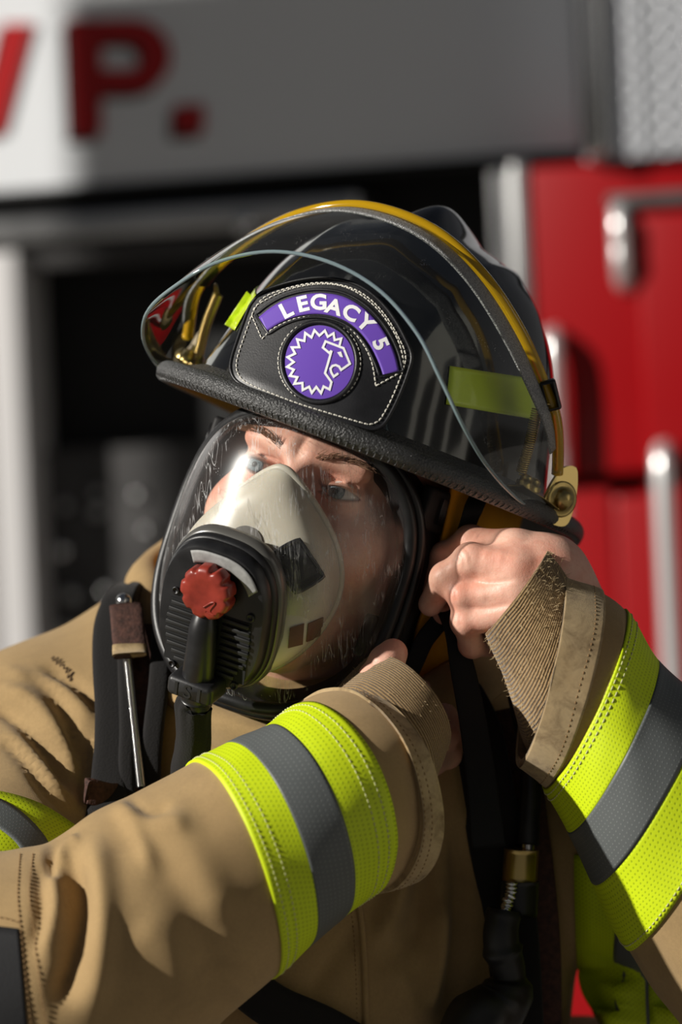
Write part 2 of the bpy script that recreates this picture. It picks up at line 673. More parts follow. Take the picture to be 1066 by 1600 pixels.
def knit(name, col, dark, dirt, pitch=.0030, dirt_amt=.5):
    """ribbed knit: ridges along u, loops along v"""
    m, nt, b, out = mat(name)
    co = coords(nt, 'UV')
    sx = node(nt, 'ShaderNodeSeparateXYZ', {0: co})
    o = coords(nt)
    wob = mth(nt, 'MULTIPLY', mth(nt, 'SUBTRACT', noise(nt, o, 60, 2).outputs[0], .5), .0012)
    u = mth(nt, 'ADD', sx.outputs[1], wob)
    rib = mth(nt, 'MULTIPLY_ADD', mth(nt, 'SINE', mth(nt, 'MULTIPLY', u, 6.283 / pitch)), .5, .5)
    loop = mth(nt, 'MULTIPLY_ADD', mth(nt, 'SINE', mth(nt, 'MULTIPLY', sx.outputs[0], 6.283 / (pitch * .6))), .5, .5)
    h = mth(nt, 'MULTIPLY', rib, mth(nt, 'MULTIPLY_ADD', loop, .4, .6))
    c = mixc(nt, h, dark, col)
    dn = noise(nt, o, 26, 6, .75)
    c = mixc(nt, mth(nt, 'MULTIPLY', ramp(nt, dn.outputs[0], .48, .68), dirt_amt), c, dirt)
    fz = noise(nt, o, 900, 2)
    c = mixc(nt, mth(nt, 'MULTIPLY', ramp(nt, fz.outputs[0], .5, .75), .3), c, tuple(min(1, x * 1.4) for x in col[:3]) + (1,))
    nt.links.new(c, b.inputs['Base Color'])
    b.inputs['Roughness'].default_value = .95
    b.inputs['Specular IOR Level'].default_value = .1
    b.inputs['Sheen Weight'].default_value = .3
    bump(nt, b, mth(nt, 'ADD', h, mth(nt, 'MULTIPLY', fz.outputs[0], .5)), .8, .0012)
    return m


def skin(name, base):
    m, nt, b, out = mat(name)
    co = coords(nt)
    n1 = noise(nt, co, 45, 4, .6)
    n2 = noise(nt, co, 260, 3, .6)
    n3 = noise(nt, co, 900, 2, .6)
    red = (base[0] * .95, base[1] * .74, base[2] * .68, 1)
    pale = (min(1, base[0] * 1.06), base[1] * 1.1, base[2] * 1.08, 1)
    c = mixc(nt, ramp(nt, n1.outputs[0], .35, .68), pale, red)
    c = mixc(nt, mth(nt, 'MULTIPLY', ramp(nt, n2.outputs[0], .5, .72), .22), c, (base[0] * .75, base[1] * .5, base[2] * .42, 1))
    nt.links.new(c, b.inputs['Base Color'])
    b.inputs['Roughness'].default_value = .46
    b.inputs['Specular IOR Level'].default_value = .4
    b.inputs['Subsurface Weight'].default_value = .12
    b.inputs['Subsurface Radius'].default_value = (.008, .003, .0015)
    b.inputs['Subsurface Scale'].default_value = .6
    hv = mth(nt, 'ADD', n2.outputs[0], mth(nt, 'MULTIPLY', n3.outputs[0], .6))
    bump(nt, b, hv, .3, .0007)
    return m


M = {}
M['shell'] = plain('helmet black gloss', (.008, .008, .009, 1), .1, spec=.6, coat=.6, bscale=45, bstr=.03, bdist=.001)
M['brim'] = plain('grained black leather edge', (.058, .058, .058, 1), .36, spec=.65, bscale=620, bstr=1.0, bdist=.0016)
M['leather'] = plain('black shield leather', (.012, .012, .014, 1), .42, spec=.45, nscale=50, namp=.3, bscale=900, bstr=.2, bdist=.0004)
M['liner'] = plain('dark helmet liner', (.006, .006, .006, 1), .85)
M['rubber'] = plain('black rubber', (.014, .014, .015, 1), .42, spec=.45, nscale=60, namp=.35, bscale=500, bstr=.12, bdist=.0004)
M['rubber_soft'] = plain('soft dull rubber', (.011, .010, .0105, 1), .6, spec=.35, nscale=30, namp=.3)
M['plastic'] = plain('black moulded plastic', (.012, .012, .013, 1), .36, spec=.5, nscale=80, namp=.3)
M['grille'] = plain('black grille plastic', (.018, .018, .018, 1), .5, spec=.4)
M['purple'] = plain('purple vinyl', srgb(112, 78, 186), .3, spec=.5, coat=.3)
M['white_vinyl'] = plain('white vinyl', srgb(246, 246, 246), .4)
M['thread'] = plain('off white thread', srgb(226, 222, 210), .8)
M['brass'] = plain('brushed brass', (.62, .46, .18, 1), .3, metal=1, bscale=400, bstr=.08, bdist=.0004)
M['steel'] = plain('steel spring', (.55, .53, .48, 1), .25, metal=1)
M['tape'] = plain('lime reflective tape', srgb(214, 238, 40), .35, coat=.5, spec=.5)
M['flap'] = plain('yellow flame resistant ear cover', srgb(226, 158, 10), .85, bscale=600, bstr=.3, nscale=14, namp=.2)
M['strap'] = plain('black webbing', (.010, .010, .011, 1), .7, spec=.3, bscale=900, bstr=.4, bdist=.0006)
M['pad'] = plain('black padded strap cloth', (.016, .015, .015, 1), .9, spec=.2, bscale=700, bstr=.5, bdist=.0008, sheen=.08)
M['brown_web'] = plain('brown webbing', srgb(74, 48, 40), .85, bscale=500, bstr=.6, bdist=.0009, nscale=240, namp=.5)
M['chrome'] = plain('polished steel', (.75, .75, .75, 1), .14, metal=1)
M['gasket'] = plain('silver flecked gasket', (.34, .34, .34, 1), .4, metal=.3, bscale=1000, bstr=1.0, bdist=.0012, nscale=1100, namp=.6)
M['amber'] = None
M['red_knob'] = plain('worn red plastic', srgb(142, 50, 38), .36, spec=.5, nscale=70, namp=.28, bscale=240, bstr=.12, bdist=.0005)
M['grey_seal'] = plain('grey worn seal', srgb(150, 150, 148), .6, nscale=150, namp=.25)
M['cup'] = plain('cream silicone', srgb(208, 201, 184), .42, spec=.4, nscale=35, namp=.06, sss=.25)
M['cup'].node_tree.nodes['Principled BSDF'].inputs['Subsurface Radius'].default_value = (.02, .014, .009)
M['cup'].node_tree.nodes['Principled BSDF'].inputs['Subsurface Scale'].default_value = .5
M['valve_grey'] = plain('grey valve disc', srgb(110, 106, 100), .5)
M['port'] = plain('grey clear port ring', (.10, .097, .088, 1), .3, spec=.5, coat=.4)
M['cup_window'] = plain('brown mesh window', srgb(104, 74, 58), .6, bscale=900, bstr=.5)
M['skin'] = skin('skin', srgb(236, 186, 166))
M['lip'] = plain('lip', srgb(176, 104, 96), .45)
M['brow'] = plain('sandy brow hair', srgb(134, 96, 68), .6)
M['tan'] = fabric('tan turnout canvas', srgb(184, 154, 108), srgb(164, 136, 94), stain=srgb(116, 95, 66), stain_amt=.3)
M['tan_edge'] = fabric('tan cuff binding', srgb(196, 172, 132), srgb(168, 142, 102), big=40, stain=srgb(104, 82, 56), stain_amt=.75, sscale=55)
M['knit'] = knit('tan rib knit', srgb(190, 160, 116), srgb(112, 88, 58), srgb(104, 76, 48), pitch=.0018, dirt_amt=.25)
M['knit_dirty'] = knit('worn rib knit', srgb(200, 170, 122), srgb(116, 90, 60), srgb(88, 62, 40), pitch=.0017, dirt_amt=.8)
M['lime'] = uvdots('lime reflective trim', srgb(212, 234, 22), srgb(168, 192, 14), .0034, .2)
M['silver'] = uvdots('grey reflective trim', srgb(96, 100, 100), srgb(126, 130, 128), .0034, .13, rough=.45, raised=True)
M['seam'] = plain('tan seam thread', srgb(140, 110, 72), .9)
M['seam_light'] = plain('pale seam thread', srgb(206, 206, 150), .9)
M['patch_black'] = plain('black elbow patch', srgb(30, 30, 32), .8, bscale=700, bstr=.4)
M['clear'] = thin_sheet('clear visor sheet', (.93, .95, .92, 1), rough=.015, dust=.012, dscale=700)
M['lens'] = thin_sheet('scratched clear lens', (.93, .93, .92, 1), rough=.05, dust=.010, scratch=.9, dscale=520, haze=.8)


def edge_glass(name, col, rough=.08):
    m, nt, b, out = mat(name)
    b.inputs['Base Color'].default_value = col
    b.inputs['Roughness'].default_value = rough
    b.inputs['Transmission Weight'].default_value = .55
    b.inputs['IOR'].default_value = 1.45
    b.inputs['Coat Weight'].default_value = .4
    return m


M['amber'] = edge_glass('amber visor rim', srgb(255, 200, 30))
M['blue_edge'] = edge_glass('pale visor edge', srgb(176, 200, 206), .05)

# ------------------------------------------------------------------ light settings
SUN = (-.85, -.33, .39)
SUN_E, SKY_E, EXPO, DOF_A = 5.0, .115, 0.0, .036

# ------------------------------------------------------------------ head pose
ROLL, YAW = 18.5, 20.5
RH = CROT @ ry(D2(ROLL)) @ rz(D2(-YAW))
EYE_MID = P(463, 749, -0.02)
HEAD = Frame(RH, EYE_MID + RH @ np.array([0, .085, 0]))
RHM = CROT @ ry(D2(21.0)) @ rz(D2(-22.0))
_c = HEAD.w((0, .02, .037))
HELM = Frame(RHM, P(581, 700, _c[1]))

# ------------------------------------------------------------------ fire helmet
helmet = thing('fire_helmet', HELM.T, 'glossy black fire helmet with purple front shield and raised clear visor', 'helmet')


def dome_pt(t, v, grow=0.0):
    """t: angle round (0 = front), v: 0 rim .. 1 crown"""
    x0, yf, yr, h = .113 + grow, .150 + grow, .142 + grow, .150 + grow
    n = np.where(np.cos(t) > 0, 2.5, 2.25)
    z = np.sin(v * PI / 2) ** (2 / n) * h
    k = np.cos(v * PI / 2) ** (2 / n)
    c, s = np.cos(t), np.sin(t)
    y = np.where(c > 0, -yf * c, -yr * c) * k
    x = x0 * s * k
    # central comb, high over the crown, running down the back; soft side ribs
    ridge = np.exp(-(x / .016) ** 2) * (.016 * gauss(y, -.035, .055) + .008 * gauss(y, .07, .08)) * np.clip(v * 3, 0, 1)
    rib = .0022 * (np.exp(-((np.abs(x) - .055) / .006) ** 2)) * np.clip(v * 2, 0, 1)
    flare = .012 * np.exp(-v * 9)
    return np.stack([x + flare * s, y - flare * c, z + .008 + ridge + rib], -1)


t = np.linspace(0, 2 * PI, 160, endpoint=False)
v = np.linspace(0, 1, 70) ** .8
TT, VV = np.meshgrid(t, v, indexing='ij')
DG = dome_pt(TT, VV)
mb = MB(); mb.add(HELM.w(DG.reshape(-1, 3)), gridF(160, 70, cu=True, flip=False))
shell = mb.build('shell', M['shell'], helmet)
SHELL_BVH = bvh_obj(shell)
mb = MB(); mb.add(HELM.w(dome_pt(TT, VV, -.006).reshape(-1, 3)), gridF(160, 70, cu=True, flip=True))
mb.build('liner', M['liner'], helmet)

# brim: deck from the shell to a rolled edge
def brim_pt(t, k):
    """k: 0 at shell .. 1 at bead centre"""
    c, s = np.cos(t), np.sin(t)
    a = np.where(c > 0, .178, .215)
    r0 = np.stack([.120 * s, -np.where(c > 0, .156, .15) * c], -1)
    r1 = np.stack([.147 * s, -a * c], -1)
    xy = r0 * (1 - k)[..., None] + r1 * k[..., None]
    z = .011 * (1 - k) + (-.002 - .006 * np.abs(s) ** 4 * np.where(c < 0.35, 1, .3) * 0) * k - .02 * np.clip(-c, 0, 1) ** 2 * k
    return np.concatenate([xy, z[..., None]], -1)


t = np.linspace(0, 2 * PI, 200, endpoint=False)
prof = [(0, .003), (.3, .003), (.6, .003), (.9, .0035)]
a = np.linspace(PI * .70, -PI * .70, 13)
rows = []
Bc = brim_pt(t, np.ones(200)); B0 = brim_pt(t, np.zeros(200))
outd = unit((Bc - B0) * np.array([1, 1, 0]))
for k in (0, .35, .7, .88):
    rows.append(brim_pt(t, np.full(200, k)) + np.array([0, 0, .003]))
for q in a:
    rows.append(Bc + outd * (.0075 * math.cos(q)) + np.array([0, 0, .0075 * math.sin(q)]))
for k in (.86, .6, .3, -.05):
    rows.append(brim_pt(t, np.full(200, k)) - np.array([0, 0, .003]))
G = np.stack(rows, 1)
mb = MB(); mb.add(HELM.w(G.reshape(-1, 3)), gridF(200, len(rows), cu=True, flip=True))
brim = mb.build('brim', M['brim'], helmet)
# sewn edge wrinkles
mb = MB()
for i in range(0, 200):
    tt = t[i]
    if not (math.cos(tt) > -.6): continue
    p = Bc[i] + outd[i] * .0072 * math.cos(-.5) + np.array([0, 0, .0075 * math.sin(-.5)])
    q = Bc[i] + outd[i] * .0072 * math.cos(-1.1) + np.array([0, 0, .0075 * math.sin(-1.1)])
    tube(mb, HELM.w(np.array([p, (p + q) / 2 + outd[i] * .0007, q])), .0006, 6)
mb.build('edge_stitching', M['brim'], brim)


# ---- front shield: a leather plate standing against the front of the shell
def sh_y(x, z):
    return -.1735 + 2.6 * x**2 + 25 * x**4 + .22 * np.maximum(z - .01, 0)


def sh_hit(px, py, off=0.0):
    o, d = HELM.ray(px, py)
    s = 2.15
    for _ in range(14):
        q = o + d * s
        g = q[1] - (sh_y(q[0], q[2]) - off)
        s -= g / d[1] * .9
    return o + d * s


def sh_map(A, off=0.0):
    A = np.asarray(A, float)
    return HELM.w(np.array([sh_hit(x, y, off) for x, y in A.reshape(-1, 2)]).reshape(A.shape[:-1] + (3,)))


SH_N = HELM.R @ np.array([0, -1.0, .2])


def cr2(o, s, pts):
    """crop pixels -> photo pixels"""
    return [(o[0] + x / s, o[1] + y / s) for x, y in pts]


K2 = 1066 / 310.0
sh_out = cr2((350, 420), K2, [(150, 185), (200, 130), (290, 92), (400, 62), (520, 48), (640, 62), (740, 98), (830, 165), (910, 260), (980, 385), (1010, 470),
                              (990, 560), (940, 690), (890, 790), (850, 845), (800, 862), (740, 848), (560, 795), (400, 745), (240, 685), (120, 635), (60, 595), (36, 540),
                              (42, 480), (70, 390), (105, 290), (130, 222)])
so = spline(sh_out, 150, closed=True)
cen = np.array([500.0, 560.0])
rad = np.linspace(0.0005, 1, 16)
A = cen + (so - cen)[:, None] * rad[None, :, None]
front = sh_map(A, 0.0)
mb = MB()
mb.add(front.reshape(-1, 3), gridF(150, 16, cu=True))
edge_o = sh_map(so, 0.0); edge_b = sh_map(so, -.0035)
mb.add(np.stack([edge_o, edge_b], 1).reshape(-1, 3), gridF(150, 2, cu=True))
mb.add(sh_map(A, -.0035).reshape(-1, 3), gridF(150, 16, cu=True, flip=True))
shield = mb.build('front_shield', M['leather'], helmet)
# raised leather border and the frames round the two windows
mb = MB()
tube(mb, sh_map(so, 0.0), .0012, 8, closed=True, caps=False)
arc_out = cr2((350, 420), K2, [(188, 262), (250, 212), (330, 168), (430, 140), (530, 132), (640, 150), (740, 205), (820, 282), (880, 370), (920, 460), (942, 552)])
arc_in = cr2((350, 420), K2, [(224, 340), (300, 292), (385, 258), (480, 243), (575, 252), (665, 287), (735, 345), (790, 420), (825, 490), (845, 540), (858, 582)])
ao, ai = spline(arc_out, 60), spline(arc_in, 60)
frame_pts = np.concatenate([ao + 0 * ao, ai[::-1]])
loop = spline(np.concatenate([arc_out, arc_in[::-1]]), 200, closed=True)
for w_, r_ in ((1.045, .0011),):
    c0 = np.concatenate([spline([(x - 497) * 1.05 + 497, (y - 560) * 1.05 + 560] if True else 0 for x, y in arc_out) if False else np.array([[(x - 497) * 1.05 + 497, (y - 575) * 1.05 + 575] for x, y in ao]),
                         np.array([[(x - 497) * .94 + 497, (y - 575) * .94 + 575] for x, y in ai])[::-1]])
    tube(mb, sh_map(c0, .0002), r_, 8, closed=True, caps=False)
em_c = np.array([350 + 514 / K2, 420 + 502 / K2]); em_rx, em_ry = 186 / K2, 198 / K2
th = np.linspace(0, 2 * PI, 72, endpoint=False)
ring = em_c + np.stack([np.cos(th) * em_rx * 1.09, np.sin(th) * em_ry * 1.09], 1)
tube(mb, sh_map(ring, .0002), .0018, 8, closed=True, caps=False)
mb.build('raised_border', M['leather'], shield)
# purple arc and roundel
mb = MB()
slab(mb, sh_map(ruled(ao, ai, 8), .0004), .0004, up=SH_N)
mb.build('name_band', M['purple'], shield, label='purple arched name band')
mb = MB()
disc = em_c + np.stack([np.cos(th), np.sin(th)], 1)[:, None] * np.array([em_rx, em_ry]) * np.linspace(.0005, 1, 9)[None, :, None]
mb.add(sh_map(disc, .0008).reshape(-1, 3), gridF(72, 9, cu=True))
mb.add(np.stack([sh_map(disc[:, -1], .0008), sh_map(disc[:, -1], 0)], 1).reshape(-1, 3), gridF(72, 2, cu=True))
mb.build('roundel', M['purple'], shield, label='purple round emblem plate')


def stroke2d(pts, w, closed=False):
    """mitred outline of a 2-D polyline -> left and right rails"""
    p = np.asarray(pts, float)
    n = len(p)
    l, r = [], []
    for i in range(n):
        a_ = p[i] - p[i - 1] if (i > 0 or closed) else p[i + 1] - p[i]
        b_ = p[(i + 1) % n] - p[i] if (i < n - 1 or closed) else p[i] - p[i - 1]
        a_, b_ = a_ / np.linalg.norm(a_), b_ / np.linalg.norm(b_)
        na, nb = np.array([-a_[1], a_[0]]), np.array([-b_[1], b_[0]])
        m_ = na + nb
        m_ = m_ / max(np.linalg.norm(m_), 1e-6)
        s_ = 1 / max(np.dot(m_, na), .42)
        l.append(p[i] + m_ * w / 2 * s_); r.append(p[i] - m_ * w / 2 * s_)
    return np.array(l), np.array(r)


K1 = 1066 / 140.0
lion1 = cr2((430, 490), K1, [(765, 385), (787, 297), (708, 315), (695, 235), (627, 275), (592, 203), (527, 262), (468, 198), (433, 283), (358, 230), (348, 325), (262, 307),
                             (288, 400), (198, 402), (238, 476), (148, 518), (222, 576), (143, 633), (223, 668), (175, 740), (265, 757), (228, 836), (325, 825), (328, 910),
                             (405, 870), (437, 942), (490, 872), (546, 946), (577, 867), (648, 902), (670, 815), (594, 708), (632, 580), (672, 440)])
lion2 = cr2((430, 490), K1, [(672, 440), (645, 468), (568, 404), (600, 330), (815, 412), (890, 596), (785, 670), (762, 630), (722, 612), (682, 622), (658, 655), (668, 700), (697, 750), (752, 710)])
mb = MB()
for ln in (lion1, lion2):
    l_, r_ = stroke2d(ln, 27 / K1)
    mb.add(sh_map(np.stack([l_, r_], 1), .0013).reshape(-1, 3), gridF(len(ln), 2))
eye_ = cr2((430, 490), K1, [(738, 460), (785, 450), (808, 520), (772, 512)])
mb.add(sh_map(eye_, .0013), [(0, 1, 2, 3)])
mb.build('lion_emblem', M['white_vinyl'], shield, smooth=False, label='white outlined lion head emblem')


def glyph_mesh(ch, bold=.018):
    cu = bpy.data.curves.new('glyph', 'FONT')
    cu.body = ch; cu.size = 1.0; cu.offset = bold; cu.resolution_u = 4
    o = bpy.data.objects.new('glyph', cu)
    me = o.to_mesh()
    V = np.array([tuple(q.co) for q in me.vertices]); F = [tuple(q.vertices) for q in me.polygons]
    o.to_mesh_clear()
    bpy.data.objects.remove(o); bpy.data.curves.remove(cu)
    lo, hi = V.min(0), V.max(0)
    return (V - (lo + hi) / 2)[:, :2], F, (hi - lo)[:2]


letters = [('L', 336, 220, -27, 24.5), ('E', 425, 187, -13, 24.5), ('G', 508, 178, 0, 25.5), ('A', 592, 203, 16, 24.5), ('C', 683, 235, 30, 25.5), ('Y', 762, 290, 45, 24.5), ('5', 843, 402, 66, 24.5)]
for ch, cx_, cy_, ang, hpx in letters:
    V2, F2, sz = glyph_mesh(ch, .036)
    k = hpx / sz[1]
    V2 = V2 * np.array([k * 1.1, -k])
    ca, sa = math.cos(D2(ang)), math.sin(D2(ang))
    V2 = V2 @ np.array([[ca, sa], [-sa, ca]]) + np.array([350 + cx_ / K2, 420 + cy_ / K2])
    mb = MB(); mb.add(sh_map(V2, .0011), F2)
    mb.build('letter', M['white_vinyl'], shield, smooth=False, label='white letter %s on purple band' % ch if ch != '5' else 'white numeral 5 on purple band')
# stitching
mb = MB()


def st_line(pts, n=240, closed=False):
    q = spline(pts, n, closed)
    if closed: q = np.concatenate([q, q[:1]])
    W_ = sh_map(q, .0002)
    dashes(mb, W_, np.broadcast_to(unit(SH_N), W_.shape), .0024, .0011, .00052)


def scale_to(pts, c, k):
    return [((x - c[0]) * k + c[0], (y - c[1]) * k + c[1]) for x, y in pts]


st_line(scale_to([tuple(p) for p in so[::3]], (503, 557), .935), 300, True)
st_line(cr2((350, 420), K2, [(152, 250), (170, 205), (240, 160), (330, 118), (430, 92), (530, 82), (630, 92), (720, 130), (810, 200), (880, 285), (935, 380), (962, 470), (968, 545)]))
st_line(cr2((350, 420), K2, [(205, 378), (255, 330), (330, 290), (400, 266), (490, 258), (580, 272), (660, 308), (720, 365), (770, 440), (800, 520), (818, 630)]))
st_line(cr2((350, 420), K2, [(150, 250), (205, 378)]), 60)
st_line(cr2((350, 420), K2, [(818, 630), (968, 548)]), 60)
ring2 = em_c + np.stack([np.cos(th) * em_rx * 1.19, np.sin(th) * em_ry * 1.12], 1)
st_line([tuple(p) for p in ring2], 300, True)
mb.build('white_stitching', M['thread'], shield, label='white thread stitching on the shield')

# ---- reflective trapezoids on the shell
def decal(name, quad, m, parent, off=.0006, nx=14, ny=8, label=None):
    q = np.asarray(quad, float)
    a_ = np.linspace(0, 1, nx)[:, None, None]; b_ = np.linspace(0, 1, ny)[None, :, None]
    A_ = (q[0] * (1 - a_) + q[1] * a_) * (1 - b_) + (q[3] * (1 - a_) + q[2] * a_) * b_
    mb_ = MB()
    slab(mb_, castgrid(SHELL_BVH, A_, off), .0004, up=-rayd(533, 800))
    return mb_.build(name, m, parent, label=label)


# the trapezoid on his left side and its mirror image on the right side
tq = np.array([(702, 572), (833, 592), (838, 656), (696, 632)])
a_ = np.linspace(0, 1, 16)[:, None, None]; b_ = np.linspace(0, 1, 9)[None, :, None]
TA = (tq[0] * (1 - a_) + tq[1] * a_) * (1 - b_) + (tq[3] * (1 - a_) + tq[2] * a_) * b_
TG = castgrid(SHELL_BVH, TA, .0006)
mb = MB(); slab(mb, TG, .0004, up=-rayd(533, 800))
mb.build('reflective_trapezoid', M['tape'], helmet, label='lime reflective trapezoid under the visor')
# right-hand side tape shows at its front end only
TL = HELM.l(TG) * np.array([-1, 1, 1])
d_ = np.array([[.000, .0, 0]])
mb = MB(); slab(mb, HELM.w(TL), .0004, up=HELM.R @ np.array([-1, -.5, 0]))
mb.build('reflective_trapezoid', M['tape'], helmet, label='lime reflective trapezoid on the sunlit side')
decal('reflective_square', [(386, 455), (397, 466), (368, 517), (351, 507)], M['tape'], helmet, label='small lime reflective square beside the shield')

# ---- visor, raised over the front of the shell
topc = np.array([(0, -.104, .1515), (.035, -.101, .147), (.070, -.092, .131), (.099, -.0765, .108), (.121, -.061, .083), (.137, -.048, .060), (.1445, -.03, .030), (.146, -.022, .012)])
lowc = np.array([(0, -.189, .099), (.040, -.188, .093), (.075, -.185, .075), (.100, -.179, .052), (.120, -.165, .030), (.133, -.130, .012), (.142, -.075, .000), (.146, -.030, -.001)])
mir = lambda c: np.concatenate([c[::-1] * np.array([-1, 1, 1]), c[1:]])
topl = topc.copy(); topl[:, 0] = -np.array([0, .037, .074, .107, .132, .148, .151, .150])      # worn a touch to his right
TC, LC = spline(np.concatenate([topl[::-1], topc[1:]]), 121), spline(mir(lowc), 121)
G = ruled(TC, LC, 26)
bul = np.sin(np.linspace(0, PI, 26))[None, :, None]
outv = unit(np.array([.0, -.5, .8]) + np.stack([TC[:, 0] * 1.5, 0 * TC[:, 0], 0 * TC[:, 0]], 1))[:, None]
G = G + outv * bul * .006
VG = HELM.w(G)
visor_mb = MB(); visor_mb.add(VG.reshape(-1, 3), gridF(121, 26))
visor = visor_mb.build('visor', M['clear'], helmet, label='clear face shield pushed up over the front')
mb = MB(); tube(mb, HELM.w(TC[4:-4]), .0040, 12, up=HELM.R @ np.array([0, -1, 0]), flat=1.0)
mb.build('visor_rim', M['amber'], visor, label='amber top rim of the visor')
mb = MB(); tube(mb, HELM.w(LC[1:-1]), .0013, 8)
mb.build('visor_edge', M['blue_edge'], visor, label='pale lower edge of the visor')
mb = MB()
G2 = HELM.w(G[8:-9, 2:7] + outv[8:-9] * .0004)
slab(mb, G2, .0015, up=-(HELM.R @ np.array([0, -.5, .8])))
mb.build('visor_gasket', M['gasket'], visor, label='silver flecked strip under the visor rim')
# black clips on the rim, either side
for sgn, pix in ((1, None), (-1, None)):
    p = np.array([.1265 * sgn - (.010 if sgn < 0 else 0), -.058, .074])
    e1 = unit(np.array([.014 * sgn, .013, -.025])); e2 = unit(np.cross(e1, [0, -1, .4])); e3 = np.cross(e1, e2)
    mb = MB(); box(mb, HELM.w(p + np.array([.004 * sgn, 0, 0])), (.021, .011, .009), HELM.R @ np.stack([e1, e2, e3], 1), bev=.002)
    mb.build('clip', M['plastic'], visor, label='black clip on the visor rim')

# ---- brass brackets with dome rivet, spring and small bolts
for sgn in (1, -1):
    side = 'left' if sgn > 0 else 'right'
    mb = MB()
    # plate: kite-shaped, standing outside the visor corner, facing out and forward
    base = np.array([.150 * sgn, -.018, .012])
    e_out = unit(np.array([.82 * sgn, -.57, .1])); e_f = unit(np.cross(e_out, [0, 0, 1.0])); e_u = np.cross(e_f, e_out)
    if np.dot(e_u, [0, 0, 1]) < 0: e_u = -e_u
    kite = [(-.010, -.016), (.010, -.016), (.013, .000), (.008, .018), (.000, .024), (-.006, .022), (-.012, .002)]
    kp = spline(kite, 40, closed=True)
    pts = lambda off, k=1.0: HELM.w(base + e_f * 0 + kp[:, :1] * k * e_f + kp[:, 1:] * k * e_u + e_out * off)
    f_, bk = pts(.0012), pts(-.0012)
    mb.add(np.concatenate([f_, bk]), [tuple(range(40)), tuple(range(79, 39, -1))] + [(i, (i + 1) % 40, 40 + (i + 1) % 40, 40 + i) for i in range(40)])
    br = mb.build('bracket', M['brass'], helmet, smooth='auto', label='brass visor bracket')
    mb = MB()
    ctr = HELM.w(base + e_out * .001)
    lathe(mb, [(.0125, 0), (.0125, .001), (.011, .0014), (.0075, .0014), (.0073, .003), (.0065, .0055), (.004, .0078), (.0001, .0086)], ctr, HELM.R @ e_out, 28)
    mb.build('rivet', M['brass'], br)
    # small bolts on the deck beside the bracket
    for q, yy in enumerate((-.052, -.036)):
        mb = MB()
        c_ = HELM.w(np.array([.134 * sgn, yy, .010]))
        lathe(mb, [(.0001, .009), (.003, .0085), (.0045, .007), (.0046, .004), (.0062, .0038), (.0062, 0)], c_, HELM.R @ np.array([0, 0, 1.0]), 6 if q == 0 else 20)
        mb.build('bolt', M['brass'], br)
    mb = MB()
    hp = np.array([(.146 * sgn, -.020, .003), (.140 * sgn, -.04, .006), (.131 * sgn, -.062, .0085)])
    ribbon(mb, HELM.w(spline(hp, 16)), .016, .0012, HELM.R @ np.array([.6 * sgn, .6, .0]))
    mb.build('hinge_strap', M['brass'], br)
    # tension spring lying beside the visor, coiled wire
    sp = spline(np.array([(.128 * sgn, -.050, .018), (.128 * sgn, -.056, .040), (.126 * sgn, -.060, .062)]), 600)
    T_, N_, B_ = frames(sp, (0, -1, 0))
    an = np.linspace(0, 2 * PI * 30, 600)
    coil = sp + .0034 * (np.cos(an)[:, None] * N_ + np.sin(an)[:, None] * B_)
    mb = MB(); tube(mb, HELM.w(coil), .00055, 6)
    hk = spline(np.array([(.126 * sgn, -.060, .062), (.1285 * sgn, -.060, .066), (.133 * sgn, -.055, .068), (.134 * sgn, -.049, .063), (.132 * sgn, -.047, .057)]), 24)
    tube(mb, HELM.w(hk), .0008, 8)
    mb.build('spring', M['brass'], br)

# ------------------------------------------------------------------ the firefighter
firefighter = thing('person', (0.02, .12, 0.9), 'person in tan turnout coat and breathing mask fastening a helmet strap with both hands', 'person')
EYE = .031


